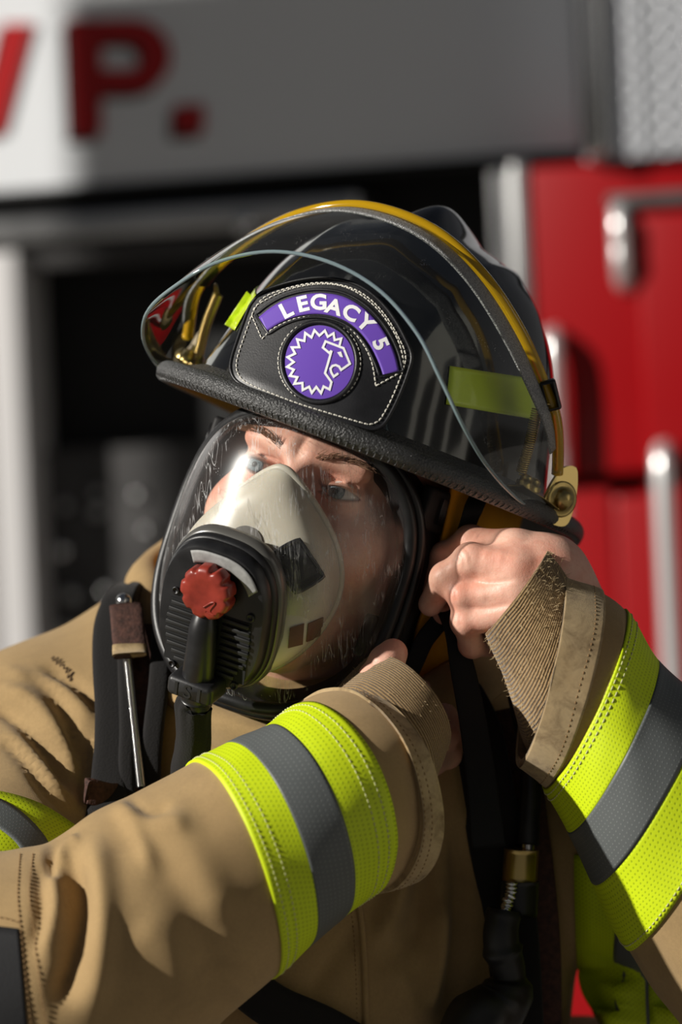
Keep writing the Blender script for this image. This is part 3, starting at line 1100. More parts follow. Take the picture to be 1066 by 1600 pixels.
def head_sdf(X):
    x, y, z = X
    ax = np.abs(x)
    S = [ax, y, z]
    d = s_ell(X, (0, .008, .040), (.076, .096, .084))
    d = smin(d, s_ell(X, (0, -.018, -.045), (.060, .066, .075)), .03)
    d = smin(d, s_cone(S, (.0, -.068, -.112), (.016, -.066, -.110), .019, .016), .03)
    d = smin(d, s_cone(S, (.022, -.060, -.105), (.056, -.005, -.062), .014, .016), .025)
    d = smin(d, s_cone(S, (.008, -.0885, .018), (.040, -.078, .019), .0095, .008), .012)
    d = smin(d, s_ell(S, (.040, -.058, -.034), (.026, .022, .026)), .026)
    d = smin(d, s_cone(X, (0, -.092, .006), (0, -.106, -.036), .0068, .0095), .010)
    d = smin(d, s_ell(S, (.010, -.098, -.039), (.0085, .009, .008)), .006)
    # sockets
    d = smax(d, -s_ell(S, (EYE + .001, -.096, -.001), (.021, .0155, .0125)), .010)
    # lids: a shell round the ball, opened along an almond
    lid = s_ell(S, (EYE, -.0725, 0), (.0150, .0138, .0138))
    d = smin(d, lid, .006)
    # lid fold
    al = np.sqrt(((ax - EYE) / .0150) ** 2 + 1e-9)
    up = .0040 * (1 - np.clip(np.abs(ax - EYE + .001) / .0145, 0, 1) ** 2.2)
    dn = .0040 * (1 - np.clip(np.abs(ax - EYE - .001) / .0145, 0, 1) ** 2.0)
    zz = z - .0003 - (ax - EYE) * .05
    cut = np.maximum(np.maximum(zz - up, -zz - dn), np.maximum(y + .074, np.abs(ax - EYE) - .0145))
    d = smax(d, -cut, .0012)
    # crease above the upper lid, bag below
    cr = s_cone(S, (EYE - .012, -.0835, .0075), (EYE + .013, -.079, .0072), .0013, .0013)
    d = smax(d, -cr, .003)
    # mouth
    d = smin(d, s_cone(S, (0, -.087, -.0685), (.017, -.080, -.070), .0058, .003), .006)
    d = smin(d, s_cone(S, (0, -.086, -.079), (.015, -.079, -.077), .0064, .003), .006)
    d = smax(d, -s_cone(S, (0, -.0945, -.0735), (.022, -.083, -.0735), .0012, .001), .003)
    # ears
    d = smin(d, s_ell(S, (.078, .008, -.012), (.007, .018, .030), rz(.3)), .008)
    # neck
    d = smin(d, s_cone(X, (0, .018, -.07), (0, .055, -.20), .056, .062), .03)
    return d


V, F = surface_net(head_sdf, (-.095, -.13, -.19), (.095, .12, .13), .00135)
HV = HEAD.w(V); HF = F
HEAD_BVH = bvh_of(HV, HF)
for sx in (-1, 1):
    R_eye = HEAD.R @ rz(D2(-6)) @ rx(D2(-4))
    c = HEAD.w((sx * EYE, -.0725, 0))
    mb = MB(); sphere(mb, c, .0122, R_eye, 24)
    iris_m, nt, b, out = mat('eyeball')
    if sx == -1:
        pass
    mb2 = MB()
    eye = mb.build('eye', None or M.setdefault('eye_white', plain('eye white', srgb(226, 218, 210), .12, spec=.6, coat=.6, nscale=200, namp=.05)), firefighter, label='pale blue-grey eye')
    ax_ = R_eye @ np.array([0, -1.0, 0])
    mb = MB(); lathe(mb, [(.0001, .0127), (.0032, .01245), (.0054, .01165), (.0058, .0112), (.0058, .0108)], c, ax_, 32)
    if 'iris' not in M:
        m, nt, b, out = mat('iris')
        co = coords(nt)
        n_ = noise(nt, co, 1400, 2)
        nt.links.new(mixc(nt, ramp(nt, n_.outputs[0], .3, .7), srgb(70, 84, 92), srgb(132, 146, 150)), b.inputs['Base Color'])
        b.inputs['Roughness'].default_value = .08; b.inputs['Coat Weight'].default_value = .8
        M['iris'] = m
        M['limbus'] = plain('iris rim', srgb(48, 62, 72), .1, coat=.8)
        M['pupil'] = plain('pupil', (.002, .002, .002, 1), .06, coat=.8)
    mb.build('iris', M['iris'], eye)
    mb = MB(); lathe(mb, [(.0001, .01282), (.0019, .01272), (.0021, .0125)], c, ax_, 24)
    mb.build('pupil', M['pupil'], eye)
    mb = MB(); lathe(mb, [(.0053, .01175), (.0060, .0113), (.0060, .0106)], c, ax_, 32)
    mb.build('iris_rim', M['limbus'], eye)
    # brow and lashes as short hairs
    mb = MB()
    for i in range(110):
        u = rng.random()
        bx = sx * (.012 + .038 * u); bz = .0175 + .006 * math.sin(u * 2.6) + (rng.random() - .5) * .005 * (1.1 - .5 * u)
        o_, d_ = HEAD.w((bx, -.2, bz)), HEAD.R @ np.array([0, 1.0, 0])
        h, n_, _, _ = HEAD_BVH.ray_cast(Vector(o_), Vector(d_))
        if h is None: continue
        h = np.array(h); n_ = np.array(n_)
        dirn = unit(HEAD.R @ np.array([sx * (.6 + .5 * u), -.25, .55 - .8 * u]))
        L = .006 + .003 * rng.random()
        tube(mb, np.array([h - n_ * .0005, h + dirn * L * .5 + n_ * .0006, h + dirn * L]), [.00022, .00018, .00006], 4, caps=False)
    mb.build('eyebrow', M['brow'], firefighter)
    mb = MB()
    for i in range(46):
        u = i / 45
        ex = (u - .5) * 2 * .0138
        for top in (1, 0):
            z0 = (.0040 * (1 - abs(ex / .0145) ** 2.2) if top else -.0040 * (1 - abs(ex / .0145) ** 2)) + ex * .05 + .0003
            yy = -.0725 - math.sqrt(max(.0140**2 - (ex * .93) ** 2 - z0**2, 1e-8))
            p0 = np.array([sx * (EYE + ex), yy, z0])
            L = .006 if top else .0035
            p1 = p0 + np.array([sx * (.25 * ex / .014) * L, -.75 * L, (.35 if top else -.45) * L])
            p2 = p0 + np.array([sx * (.4 * ex / .014) * L, -1.05 * L, (.8 if top else -.7) * L])
            tube(mb, HEAD.w(np.array([p0, p1, p2])), [.00018, .00013, .00005], 4, caps=False)
    mb.build('eyelashes', M['brow'], firefighter)

# ------------------------------------------------------------------ breathing mask
mask = thing('breathing_mask', HEAD.w((0, -.1, -.06)), 'full-face breathing mask with clear lens and red knob over the face', 'mask')
MC, MW, MH = -.058, .085, .096


def per(f, k=1.0, dy=0.0):
    """mask rim, f round it (0 = his left side, PI/2 = top)"""
    c, s = np.cos(f), np.sin(f)
    n = 2 / 2.75
    x = MW * k * np.sign(c) * np.abs(c) ** n
    lowtaper = np.where(s < 0, 1 - .14 * np.abs(s) ** 2.2, 1.0)
    x = x * lowtaper
    z = MC + MH * k * np.sign(s) * np.abs(s) ** n
    y = -.101 + 5.8 * x**2 + .0 * z + dy + .022 * np.clip(-s, 0, 1)**2
    return np.stack([x, y, z], -1)


nf = 120
f = np.linspace(0, 2 * PI, nf, endpoint=False)
rho = np.linspace(0.0, 1, 40)
rho[0] = .004
Pm = per(f)
cen = np.array([0, -.101, MC + .026])
G = cen + (Pm - cen)[:, None] * rho[None, :, None]
G[:, :, 1] = (-.101 + 5.8 * G[:, :, 0]**2 + .022 * np.clip(-(G[:, :, 2] - MC) / MH, 0, 1)**2) - (.042 - .020 * np.clip((MC + .010 - G[:, :, 2]) / .055, 0, 1) ** 1.3) * (1 - rho[None, :] ** (3.0 + 3.5 * np.clip(np.sin(f), 0, 1)[:, None] ** 2)) ** .75
LENS_V = HEAD.w(G.reshape(-1, 3))
LENS_F = gridF(nf, 40, cu=True)
LENS_BVH = bvh_of(LENS_V, LENS_F)
mb = MB(); mb.add(LENS_V, LENS_F)
lens = mb.build('lens', M['lens'], mask, label='scratched clear lens of the mask')
# rim, clamp band and face seal
mb = MB(); tube(mb, HEAD.w(per(f, 1.012, .001)), .0046, 12, closed=True, caps=False, up=(1, 0, 0))
rim = mb.build('lens_rim', M['rubber'], mask)
mb = MB(); tube(mb, HEAD.w(per(f, 1.05, .008)), .0042, 10, closed=True, caps=False, up=(1, 0, 0))
mb.build('clamp_band', M['plastic'], mask)
rows = [per(f, 1.0, .002), per(f, 1.055, .009), per(f, 1.07, .018), per(f, 1.08, .034), per(f, 1.05, .052), per(f, .99, .060), per(f, .93, .050), per(f, .87, .034), per(f, .86, .024), per(f, .93, .010), per(f, .985, .003)]
mb = MB(); mb.add(HEAD.w(np.stack(rows, 1).reshape(-1, 3)), gridF(nf, len(rows), cu=True))
mb.build('face_seal', M['rubber_soft'], mask)
# side harness lugs
for sgn, zz in ((1, .01), (-1, .01), (1, -.085), (-1, -.085)):
    mb = MB()
    c_ = np.array([(.084 if zz > 0 else .074) * sgn, -.036, zz])
    e_f = unit(np.array([-.25 * sgn, -1, 0])); e_o = unit(np.cross(e_f, [0, 0, 1.0])) * 1.0
    box(mb, HEAD.w(c_), (.036, .010, .030), HEAD.R @ np.stack([e_f, e_o, [0, 0, 1.0]], 1), bev=.003)
    lug = mb.build('harness_lug', M['rubber_soft'], mask)
    mb = MB()
    for k in range(6):
        q = c_ + np.array([.006 * sgn, -.006 + k * .003, .0])
        tube(mb, HEAD.w(np.array([q + [0, 0, -.009], q + [0, 0, .009]])), .0009, 6)
    mb.build('buckle_ribs', M['plastic'], lug)
    mb = MB()
    C_ = spline(np.array([c_ + [.001 * sgn, .014, 0], c_ + [.006 * sgn, .045, .005], [.083 * sgn, .055, zz * .6 + .0], [.050 * sgn, .105, zz * .4 + .01], [0, .122, zz * .3 + .01]]), 40)
    ribbon(mb, HEAD.w(C_), .020, .0022, HEAD.R @ np.array([0, 0, 1.0]))
    mb.build('head_strap', M['strap'], mask)

# nose cup: from the face contact line to the regulator port
RC = np.array([-.0045, -.130, -.099])           # regulator face centre
R_ax = unit(np.array([0.0, -1, -.52]))


def cup_ring(f, k):
    """k 0 = against the face, 1 = port"""
    c, s = np.cos(f), np.sin(f)
    top = .003
    # base: a pear outline, narrow over the bridge
    zb = np.where(s > 0, -.066 + .070 * np.clip(s, 0, 1) ** .85, -.066 + .068 * s)
    wb = .050 * np.sign(c) * np.abs(c) ** .9 * np.where(s > 0, 1 - .56 * np.clip(s, 0, 1) ** 2.0, 1 - .12 * s**2)
    yb = -.079 - .031 * np.clip(s, 0, 1) ** 1.2 + 8 * wb**2 * .5 - .004
    base = np.stack([wb, yb, zb], -1)
    port = RC + np.array([0, .012, 0.004]) + np.stack([.037 * c, 0 * c, .041 * s], -1)
    kk = np.asarray(k)[..., None]
    out = base * (1 - kk) + port * kk
    # swell
    sw = np.sin(np.clip(kk, 0, 1) * PI) * .013
    nrm = np.stack([c * .9, -.55 + 0 * c, s * .35 + .0], -1)
    return out + nrm * sw


nf2 = 96
f2 = np.linspace(0, 2 * PI, nf2, endpoint=False)
ks = np.linspace(0, 1, 30)
F2, K2g = np.meshgrid(f2, ks, indexing='ij')
CG = cup_ring(F2, K2g)
mb = MB()
CV = HEAD.w(CG.reshape(-1, 3)); CF = gridF(nf2, 30, cu=True, flip=True)
mb.add(CV, CF)
tube(mb, HEAD.w(cup_ring(f2, np.full(nf2, 0.0)) + np.array([0, .001, 0])), .0028, 8, closed=True, caps=False, up=(1, 0, 0))
cup = mb.build('nose_cup', M['cup'], mask, label='cream silicone nose cup behind the lens')
CUP_BVH = bvh_of(CV, CF)


def cup_quad(name, quad, m, off, thick, nx=8, ny=8, label=None):
    q = np.asarray(quad, float)
    a_ = np.linspace(0, 1, nx)[:, None, None]; b_ = np.linspace(0, 1, ny)[None, :, None]
    A_ = (q[0] * (1 - a_) + q[1] * a_) * (1 - b_) + (q[3] * (1 - a_) + q[2] * a_) * b_
    mb_ = MB(); slab(mb_, castgrid(CUP_BVH, A_, off), thick, up=-rayd(533, 800))
    return mb_.build(name, m, cup, smooth='auto', label=label)


vq_ = np.array([(430, 866), (466, 843), (500, 900), (464, 927)], float)
mb = MB(); tube(mb, castgrid(CUP_BVH, spline(np.repeat(vq_, 1, 0), 60, closed=True) * .15 + np.concatenate([np.linspace(vq_[k], vq_[(k + 1) % 4], 15, endpoint=False) for k in range(4)]) * .85, .004), .0016, 8, closed=True, caps=False)
mb.build('valve_rim', M['shell'], cup)
fr_ = cup_quad('valve_frame', [(430, 866), (466, 843), (500, 900), (464, 927)], M['shell'], .0005, .0035, label='black valve housing on the nose cup')
cup_quad('valve_slot', [(444, 872), (470, 855), (492, 895), (464, 914)], M['rubber'], .004, .0012)
cup_quad('mesh_window', [(453, 981), (475, 974), (472, 1006), (450, 1012)], M['cup_window'], .0004, .0006, label='small brown mesh window in the nose cup')
cup_quad('mesh_window', [(481, 974), (504, 964), (501, 994), (478, 1002)], M['cup_window'], .0004, .0006, label='small brown mesh window in the nose cup')
mb = MB()
dc = np.array([384, 848]); thd = np.linspace(0, 2 * PI, 40, endpoint=False)
A_ = dc + np.stack([np.cos(thd) * 27, np.sin(thd) * 27], 1)[:, None] * np.linspace(.05, 1, 6)[None, :, None]
mb.add(castgrid(CUP_BVH, A_, .0012).reshape(-1, 3), gridF(40, 6, cu=True))
mb.build('valve_disc', M['valve_grey'], cup, label='grey round valve disc on the nose cup')

# regulator: oval body on a port ring, grille of slots, red knob, gas tube, brand collar
e3 = R_ax; e1 = np.array([1.0, 0, 0]); e2 = np.cross(e3, e1); e2 = e2 if e2[2] > 0 else -e2
RW, RHt = .0395, .0515


def oval(th, k, h, n=2.7):
    c, s = np.cos(th), np.sin(th)
    x = RW * k * np.sign(c) * np.abs(c) ** (2 / n); z = RHt * k * np.sign(s) * np.abs(s) ** (2 / n)
    return RC + x[..., None] * e1 + z[..., None] * e2 + np.asarray(h)[..., None] * e3


to = np.linspace(0, 2 * PI, 80, endpoint=False)


def oval_body(mb, prof):
    rows = [oval(to, k, np.full(80, h)) for k, h in prof]
    mb.add(HEAD.w(np.stack(rows, 1).reshape(-1, 3)), gridF(80, len(rows), cu=True, flip=False))


mb = MB(); oval_body(mb, [(1.04, -.016), (1.09, -.012), (1.09, -.006), (1.05, -.003), (1.0, -.003)])
mb.build('port_ring', M['port'], mask, label='grey clear ring round the regulator port')
mb = MB(); oval_body(mb, [(1.0, -.008), (1.045, -.005), (1.045, .000), (1.02, .003), (1.0, .003)])
mb.build('port_collar', M['rubber'], mask)
mb = MB(); oval_body(mb, [(1.0, -.010), (1.01, .004), (.99, .009), (.95, .0115), (.90, .012), (.5, .0125), (.01, .0125)])
reg = mb.build('regulator', M['plastic'], mask, smooth='auto')


def rg(x, z, h=.0125):
    """point on the regulator face, x to his left, z up (metres)"""
    return RC + x * e1 + z * e2 + h * e3


mb = MB()
for sgn in (-1, 1):
    for k in range(9):
        zz = .003 - k * .0050
        x0, x1 = .0095, .0315 - .00028 * (k - 3) ** 2 - (.002 if k > 6 else 0)
        c_ = HEAD.w(rg(sgn * (x0 + x1) / 2, zz, .0132))
        box(mb, c_, (x1 - x0, .0030, .0022), HEAD.R @ np.stack([e1, e2, e3], 1) @ np.eye(3), bev=.0007)
mb.build('grille', M['grille'], reg)
mb = MB()
for sgn in (-1, 1):
    xs, zc = .0190 * sgn, -.0168
    box(mb, HEAD.w(rg(xs, zc, .0124)), (.0226, .0455, .0006), HEAD.R @ np.stack([e1, e2, e3], 1))
mb.build('grille_recess', M['liner'], reg, smooth=False)
for x_, z_ in ((-.027, .0115), (.029, .0105), (-.0235, -.0425), (.0235, -.0425)):
    mb = MB(); lathe(mb, [(.0028, 0), (.0028, .0012), (.0018, .0013), (.0016, .0004), (.0001, .0003)], HEAD.w(rg(x_, z_)), HEAD.R @ e3, 16)
    mb.build('screw', M['rubber'], reg)
# knob, scalloped
KC = rg(.0, .0235, .014)
nk = 160
tk = np.linspace(0, 2 * PI, nk, endpoint=False)
sc = 1 - .13 * np.clip(np.cos(tk * 9), 0, 1) ** 1.5
rows = []
for r_, h_, s_ in ((.0175, .000, 1), (.0187, .003, 1), (.0187, .010, 1), (.0176, .0125, .8), (.0150, .0135, .35), (.010, .0128, 0), (.004, .0124, 0), (.0001, .0124, 0)):
    rr = r_ * (1 - (1 - sc) * s_)
    rows.append(KC + (rr * np.cos(tk))[:, None] * e1 + (rr * np.sin(tk))[:, None] * e2 + h_ * e3)
mb = MB(); mb.add(HEAD.w(np.stack(rows, 1).reshape(-1, 3)), gridF(nk, len(rows), cu=True))
knob = mb.build('knob', M['red_knob'], reg, label='worn red scalloped knob')
mb = MB()
ar = [(.002, -.004), (.006, -.010), (.003, -.009), (.009, -.013), (.010, -.007), (.0085, -.009), (.004, -.0035)]
arr = [KC + x_ * e1 + z_ * e2 + .0132 * e3 for x_, z_ in ((.001, -.009), (.006, -.004), (.009, -.003), (.006, -.010), (.010, -.012), (.003, -.0115))]
tube(mb, HEAD.w(spline(np.array(arr), 30)), .0006, 6)
mb.build('knob_mark', M['red_knob'], knob)
# white worn seal above knob
mb = MB()
tt_ = np.linspace(D2(34), D2(116), 30)
a0 = np.array([oval(np.array([q]), .92, np.array([.0128]))[0] for q in tt_]); a1 = np.array([oval(np.array([q]), .76, np.array([.0132]))[0] for q in tt_])
slab(mb, HEAD.w(ruled(a0, a1, 5)), .0008, up=HEAD.R @ e3)
mb.build('worn_seal', M['grey_seal'], reg, label='pale worn strip above the knob')
# gas tube down the middle of the face, curving into the hose
tb = np.array([rg(-.002, .010, .016), rg(-.001, -.004, .0195), rg(0, -.022, .0205), rg(0, -.042, .020), rg(0, -.058, .018)])
tb = spline(tb, 24)
mb = MB(); tube(mb, HEAD.w(tb), np.interp(np.linspace(0, 1, 24), [0, .2, .6, 1], [.0062, .0092, .0106, .0110]), 20, up=HEAD.R @ e3)
mb.build('gas_tube', M['plastic'], reg)
mb = MB()
cc = rg(.0, -.047, .0195)
Rm = HEAD.R @ np.stack([e1, e2, e3], 1)
box(mb, HEAD.w(cc), (.034, .015, .026), Rm, bev=.0045)
col_ = mb.build('brand_collar', M['rubber'], reg)
for i, ch in enumerate('ISI'):
    V2, F2_, sz = glyph_mesh(ch, .012)
    V2 = V2 / sz[1] * .0098
    if ch == 'I': V2[:, 0] *= 1.3
    p3 = np.array([rg(-.0005 + (i - 1) * .0085 + x_, -.0470 + z_, .0328) for x_, z_ in V2])
    mb = MB(); mb.add(HEAD.w(p3), F2_)
    lo_ = np.array([rg(-.0005 + (i - 1) * .0085 + x_, -.0470 + z_, .0320) for x_, z_ in V2])
    mb.build('letter', M['grille'], col_, smooth=False, label='raised letter %s on the collar' % ch)
# lower hose in a gathered cloth sleeve
hb = HEAD.w(rg(.001, -.060, .017))
hose = spline(np.array([hb, P(303, 1100, hb[1] + .004), P(303, 1150, hb[1] + .012), P(298, 1200, hb[1] + .03), P(300, 1290, hb[1] + .05), P(330, 1400, hb[1] + .07)]), 70)
nv = 40
T_, N_, B_ = frames(hose, (0, -1, 0))
a = np.linspace(0, 2 * PI, nv, endpoint=False)
s_ = np.linspace(0, 1, 70)
rr = np.interp(s_, [0, .04, .1, .2, .4, 1], [.0105, .0125, .0120, .0118, .0135, .0150])[:, None] * (1 + .07 * np.sin(a * 9 + 2) * np.exp(-s_[:, None] * 9) * 1.4 + .05 * vnoise(np.stack(np.broadcast_arrays(np.cos(a)[None] * 2, np.sin(a)[None] * 2, s_[:, None] * 14), -1), 3))
Gh = hose[:, None] + rr[..., None] * (np.cos(a)[None, :, None] * N_[:, None] + np.sin(a)[None, :, None] * B_[:, None])
mb = MB(); mb.add(Gh.reshape(-1, 3), gridF(70, nv, cv=True, flip=True))
mb.build('hose_sleeve', M['pad'], mask, label='dark cloth sleeve over the air hose')
mb = MB(); tube(mb, np.array([HEAD.w(rg(0, -.056, .018)), hb, hose[3]]), .0098, 16)
mb.build('hose', M['rubber'], mask)

# ------------------------------------------------------------------ turnout coat
def crease(V, N, items):
    """press folds into cloth: (photo polyline, width px, depth m; + raises, - sinks), only where the cloth faces the photographer"""
    px = proj(V)
    view = unit(CAM - V)
    face = np.clip(np.sum(N * view, 1) * 2.5, 0, 1)
    out = V.copy()
    for pts, w, amp in items:
        p = spline(np.array(pts, float), 40)
        best = np.full(len(V), 1e9)
        tt = np.zeros(len(V))
        for i in range(len(p) - 1):
            a, b = p[i], p[i + 1]
            ab = b - a
            t_ = np.clip(((px - a) @ ab) / max(ab @ ab, 1e-9), 0, 1)
            d_ = np.linalg.norm(px - (a + t_[:, None] * ab), axis=1)
            m_ = d_ < best
            best = np.where(m_, d_, best); tt = np.where(m_, (i + t_) / (len(p) - 1), tt)
        fade = np.clip(np.minimum(tt, 1 - tt) * 5 + .15, 0, 1)
        out += N * (amp * np.exp(-(best / w) ** 2) * fade * face)[:, None]
    return out


def vert_normals(V, F):
    F = np.asarray(F)
    fn = np.cross(V[F[:, 2]] - V[F[:, 0]], V[F[:, 3]] - V[F[:, 1]])
    N = np.zeros_like(V)
    for k in range(4): np.add.at(N, F[:, k], fn)
    return unit(N)


SH_R, EL_R = P(62, 1222, .13), P(-60, 1530, -.07)          # his right shoulder and elbow
SH_L, EL_L = P(860, 1250, .16), P(1230, 1450, .07)
NECK = P(520, 1010, .15)


def torso_sdf(X):
    c1 = P(470, 1330, .16); c2 = P(470, 1650, .17); c0 = P(470, 1160, .165)
    d = s_ell(X, c0, (.205, .125, .10))
    d = smin(d, s_ell(X, c1, (.205, .150, .22)), .06)
    d = smin(d, s_ell(X, c2, (.190, .150, .25)), .06)
    d = smin(d, s_cone(X, P(330, 1100, .16), P(600, 1100, .16), .085, .085), .05)
    d = smin(d, s_cone(X, P(300, 1130, .17), SH_R, .078, .088), .05)
    d = smin(d, s_cone(X, P(680, 1110, .17), SH_L, .075, .085), .05)
    d = smin(d, s_cone(X, SH_R, EL_R, .088, .086), .035)
    d = smin(d, s_cone(X, SH_L, EL_L, .080, .080), .03)
    pts = np.stack(X, -1)
    d = d + .0022 * vnoise(pts * 10, 5) + .0008 * vnoise(pts * 30, 8)
    # hollow neck
    d = smax(d, -s_cone(X, NECK + np.array([0, -.01, -.05]), NECK + np.array([0, -.03, .2]), .070, .085), .02)
    return d


V, F = surface_net(torso_sdf, (-.42, -.19, 1.10), (.46, .36, 1.58), .0045)
N = vert_normals(V, F)
lo = np.min(V[:, 2])
V = crease(V, N, [
    ([(160, 1112), (118, 1070), (66, 1040)], 9, -.0055), ([(150, 1130), (112, 1090), (60, 1060), (10, 1045)], 10, .0045),
    ([(124, 1200), (110, 1130), (74, 1074), (26, 1042)], 9, -.0055), ([(126, 1220), (92, 1150), (50, 1095), (0, 1070)], 11, .005),
    ([(110, 1240), (74, 1176), (30, 1128), (-20, 1100)], 9, -.006), ([(110, 1255), (66, 1205), (20, 1160), (-20, 1140)], 12, .005),
    ([(132, 1286), (76, 1236), (38, 1186), (-10, 1140)], 9, -.006), ([(140, 1270), (150, 1200), (158, 1140)], 10, .004), ([(128, 1270), (134, 1200), (140, 1150)], 7, -.004),
    ([(640, 1290), (625, 1380), (590, 1480)], 16, .010), ([(668, 1290), (660, 1400), (640, 1500)], 16, -.010),
    ([(690, 1400), (688, 1480), (670, 1580)], 12, .009), ([(715, 1300), (720, 1450), (700, 1600)], 16, -.008),
    ([(600, 1500), (640, 1560), (660, 1600)], 22, .006), ([(560, 1450), (520, 1500), (480, 1560)], 16, -.004),
    ([(700, 1120), (700, 1200), (720, 1300)], 16, .006), ([(350, 1120), (420, 1130), (470, 1120)], 10, -.004),
])
mb = MB(); mb.add(V, F)
coat = mb.build('turnout_coat', M['tan'], firefighter, label='tan firefighter turnout coat with lime trim')
TV, TF = V, F
TORSO = bvh_of(V, F)


def on_torso(pts, off=0.0, n=None):
    out = []
    for x, y in pts:
        p, nn = cast(TORSO, x, y, off)
        out.append(P(x, y, .05) if p is None else p)
    return np.array(out)


def tdecal(name, c0, c1, m, parent, off=.001, thick=.0012, nu=30, nv=8, label=None):
    c0, c1 = spline(np.array(c0, float), nu), spline(np.array(c1, float), nu)
    A_ = ruled(c0, c1, nv)
    G_ = castgrid(TORSO, A_, off)
    L_ = np.concatenate([[0], np.cumsum(np.linalg.norm(np.diff(G_[:, 0], axis=0), axis=1))])
    W_ = np.linspace(0, np.linalg.norm(G_[nu // 2, -1] - G_[nu // 2, 0]), nv)
    U_ = np.stack(np.meshgrid(L_, W_, indexing='ij'), -1)
    mb_ = MB(); slab(mb_, G_, thick, up=-rayd(533, 800), uv=U_)
    return mb_.build(name, m, parent, label=label)


M['seam_dark'] = plain('dark brown thread', srgb(70, 52, 36), .9)
# front closure seam
q = on_torso(spline(np.array([(556, 1385), (566, 1450), (570, 1520), (572, 1610)]), 30), .0004)
mb = MB(); tube(mb, q, .0022, 8); mb.build('front_seam', M['tan'], coat)
mb = MB(); dashes(mb, q + np.array([-.006, 0, 0]), np.tile([0, -1.0, 0], (30, 1)), .002, .0013, .0005); mb.build('seam_stitching', M['seam'], coat)
# upper-arm bands
tdecal('lime_trim', [(-60, 1236), (0, 1240), (60, 1258), (112, 1290), (140, 1312)], [(-60, 1350), (0, 1345), (50, 1350), (90, 1362), (120, 1375)], M['lime'], coat, label='lime band round the upper arm sleeve')
tdecal('grey_trim', [(-60, 1240), (-10, 1250), (30, 1272), (66, 1310), (84, 1350)], [(-60, 1290), (-20, 1292), (5, 1305), (28, 1328), (40, 1360)], M['silver'], coat, off=.0026, thick=.0006, label='grey stripe along the lime upper arm band')
tdecal('lime_trim', [(898, 1335), (900, 1430), (906, 1540), (940, 1600)], [(1090, 1335), (1095, 1430), (1095, 1540), (1090, 1610)], M['lime'], coat, label='lime band round the shaded far upper arm')
tdecal('grey_trim', [(968, 1335), (966, 1430), (960, 1540), (966, 1606)], [(1016, 1335), (1018, 1430), (1014, 1540), (1016, 1606)], M['silver'], coat, off=.0026, thick=.0006, label='grey stripe along the shaded band')
# stitched script tag on the shoulder seam
mb = MB()
q = on_torso(spline(np.array([(80, 1030), (92, 1036), (104, 1046), (114, 1060)]), 160), .0004)
zz = np.sin(np.linspace(0, 2 * PI * 7, 160)) * .0022 * (1 + .5 * np.sin(np.linspace(0, 9, 160)))
tube(mb, q + zz[:, None] * np.array([.6, 0, .8]), .00035, 5); mb.build('sewn_tag', M['seam_dark'], coat, label='tiny dark stitched script on the shoulder')


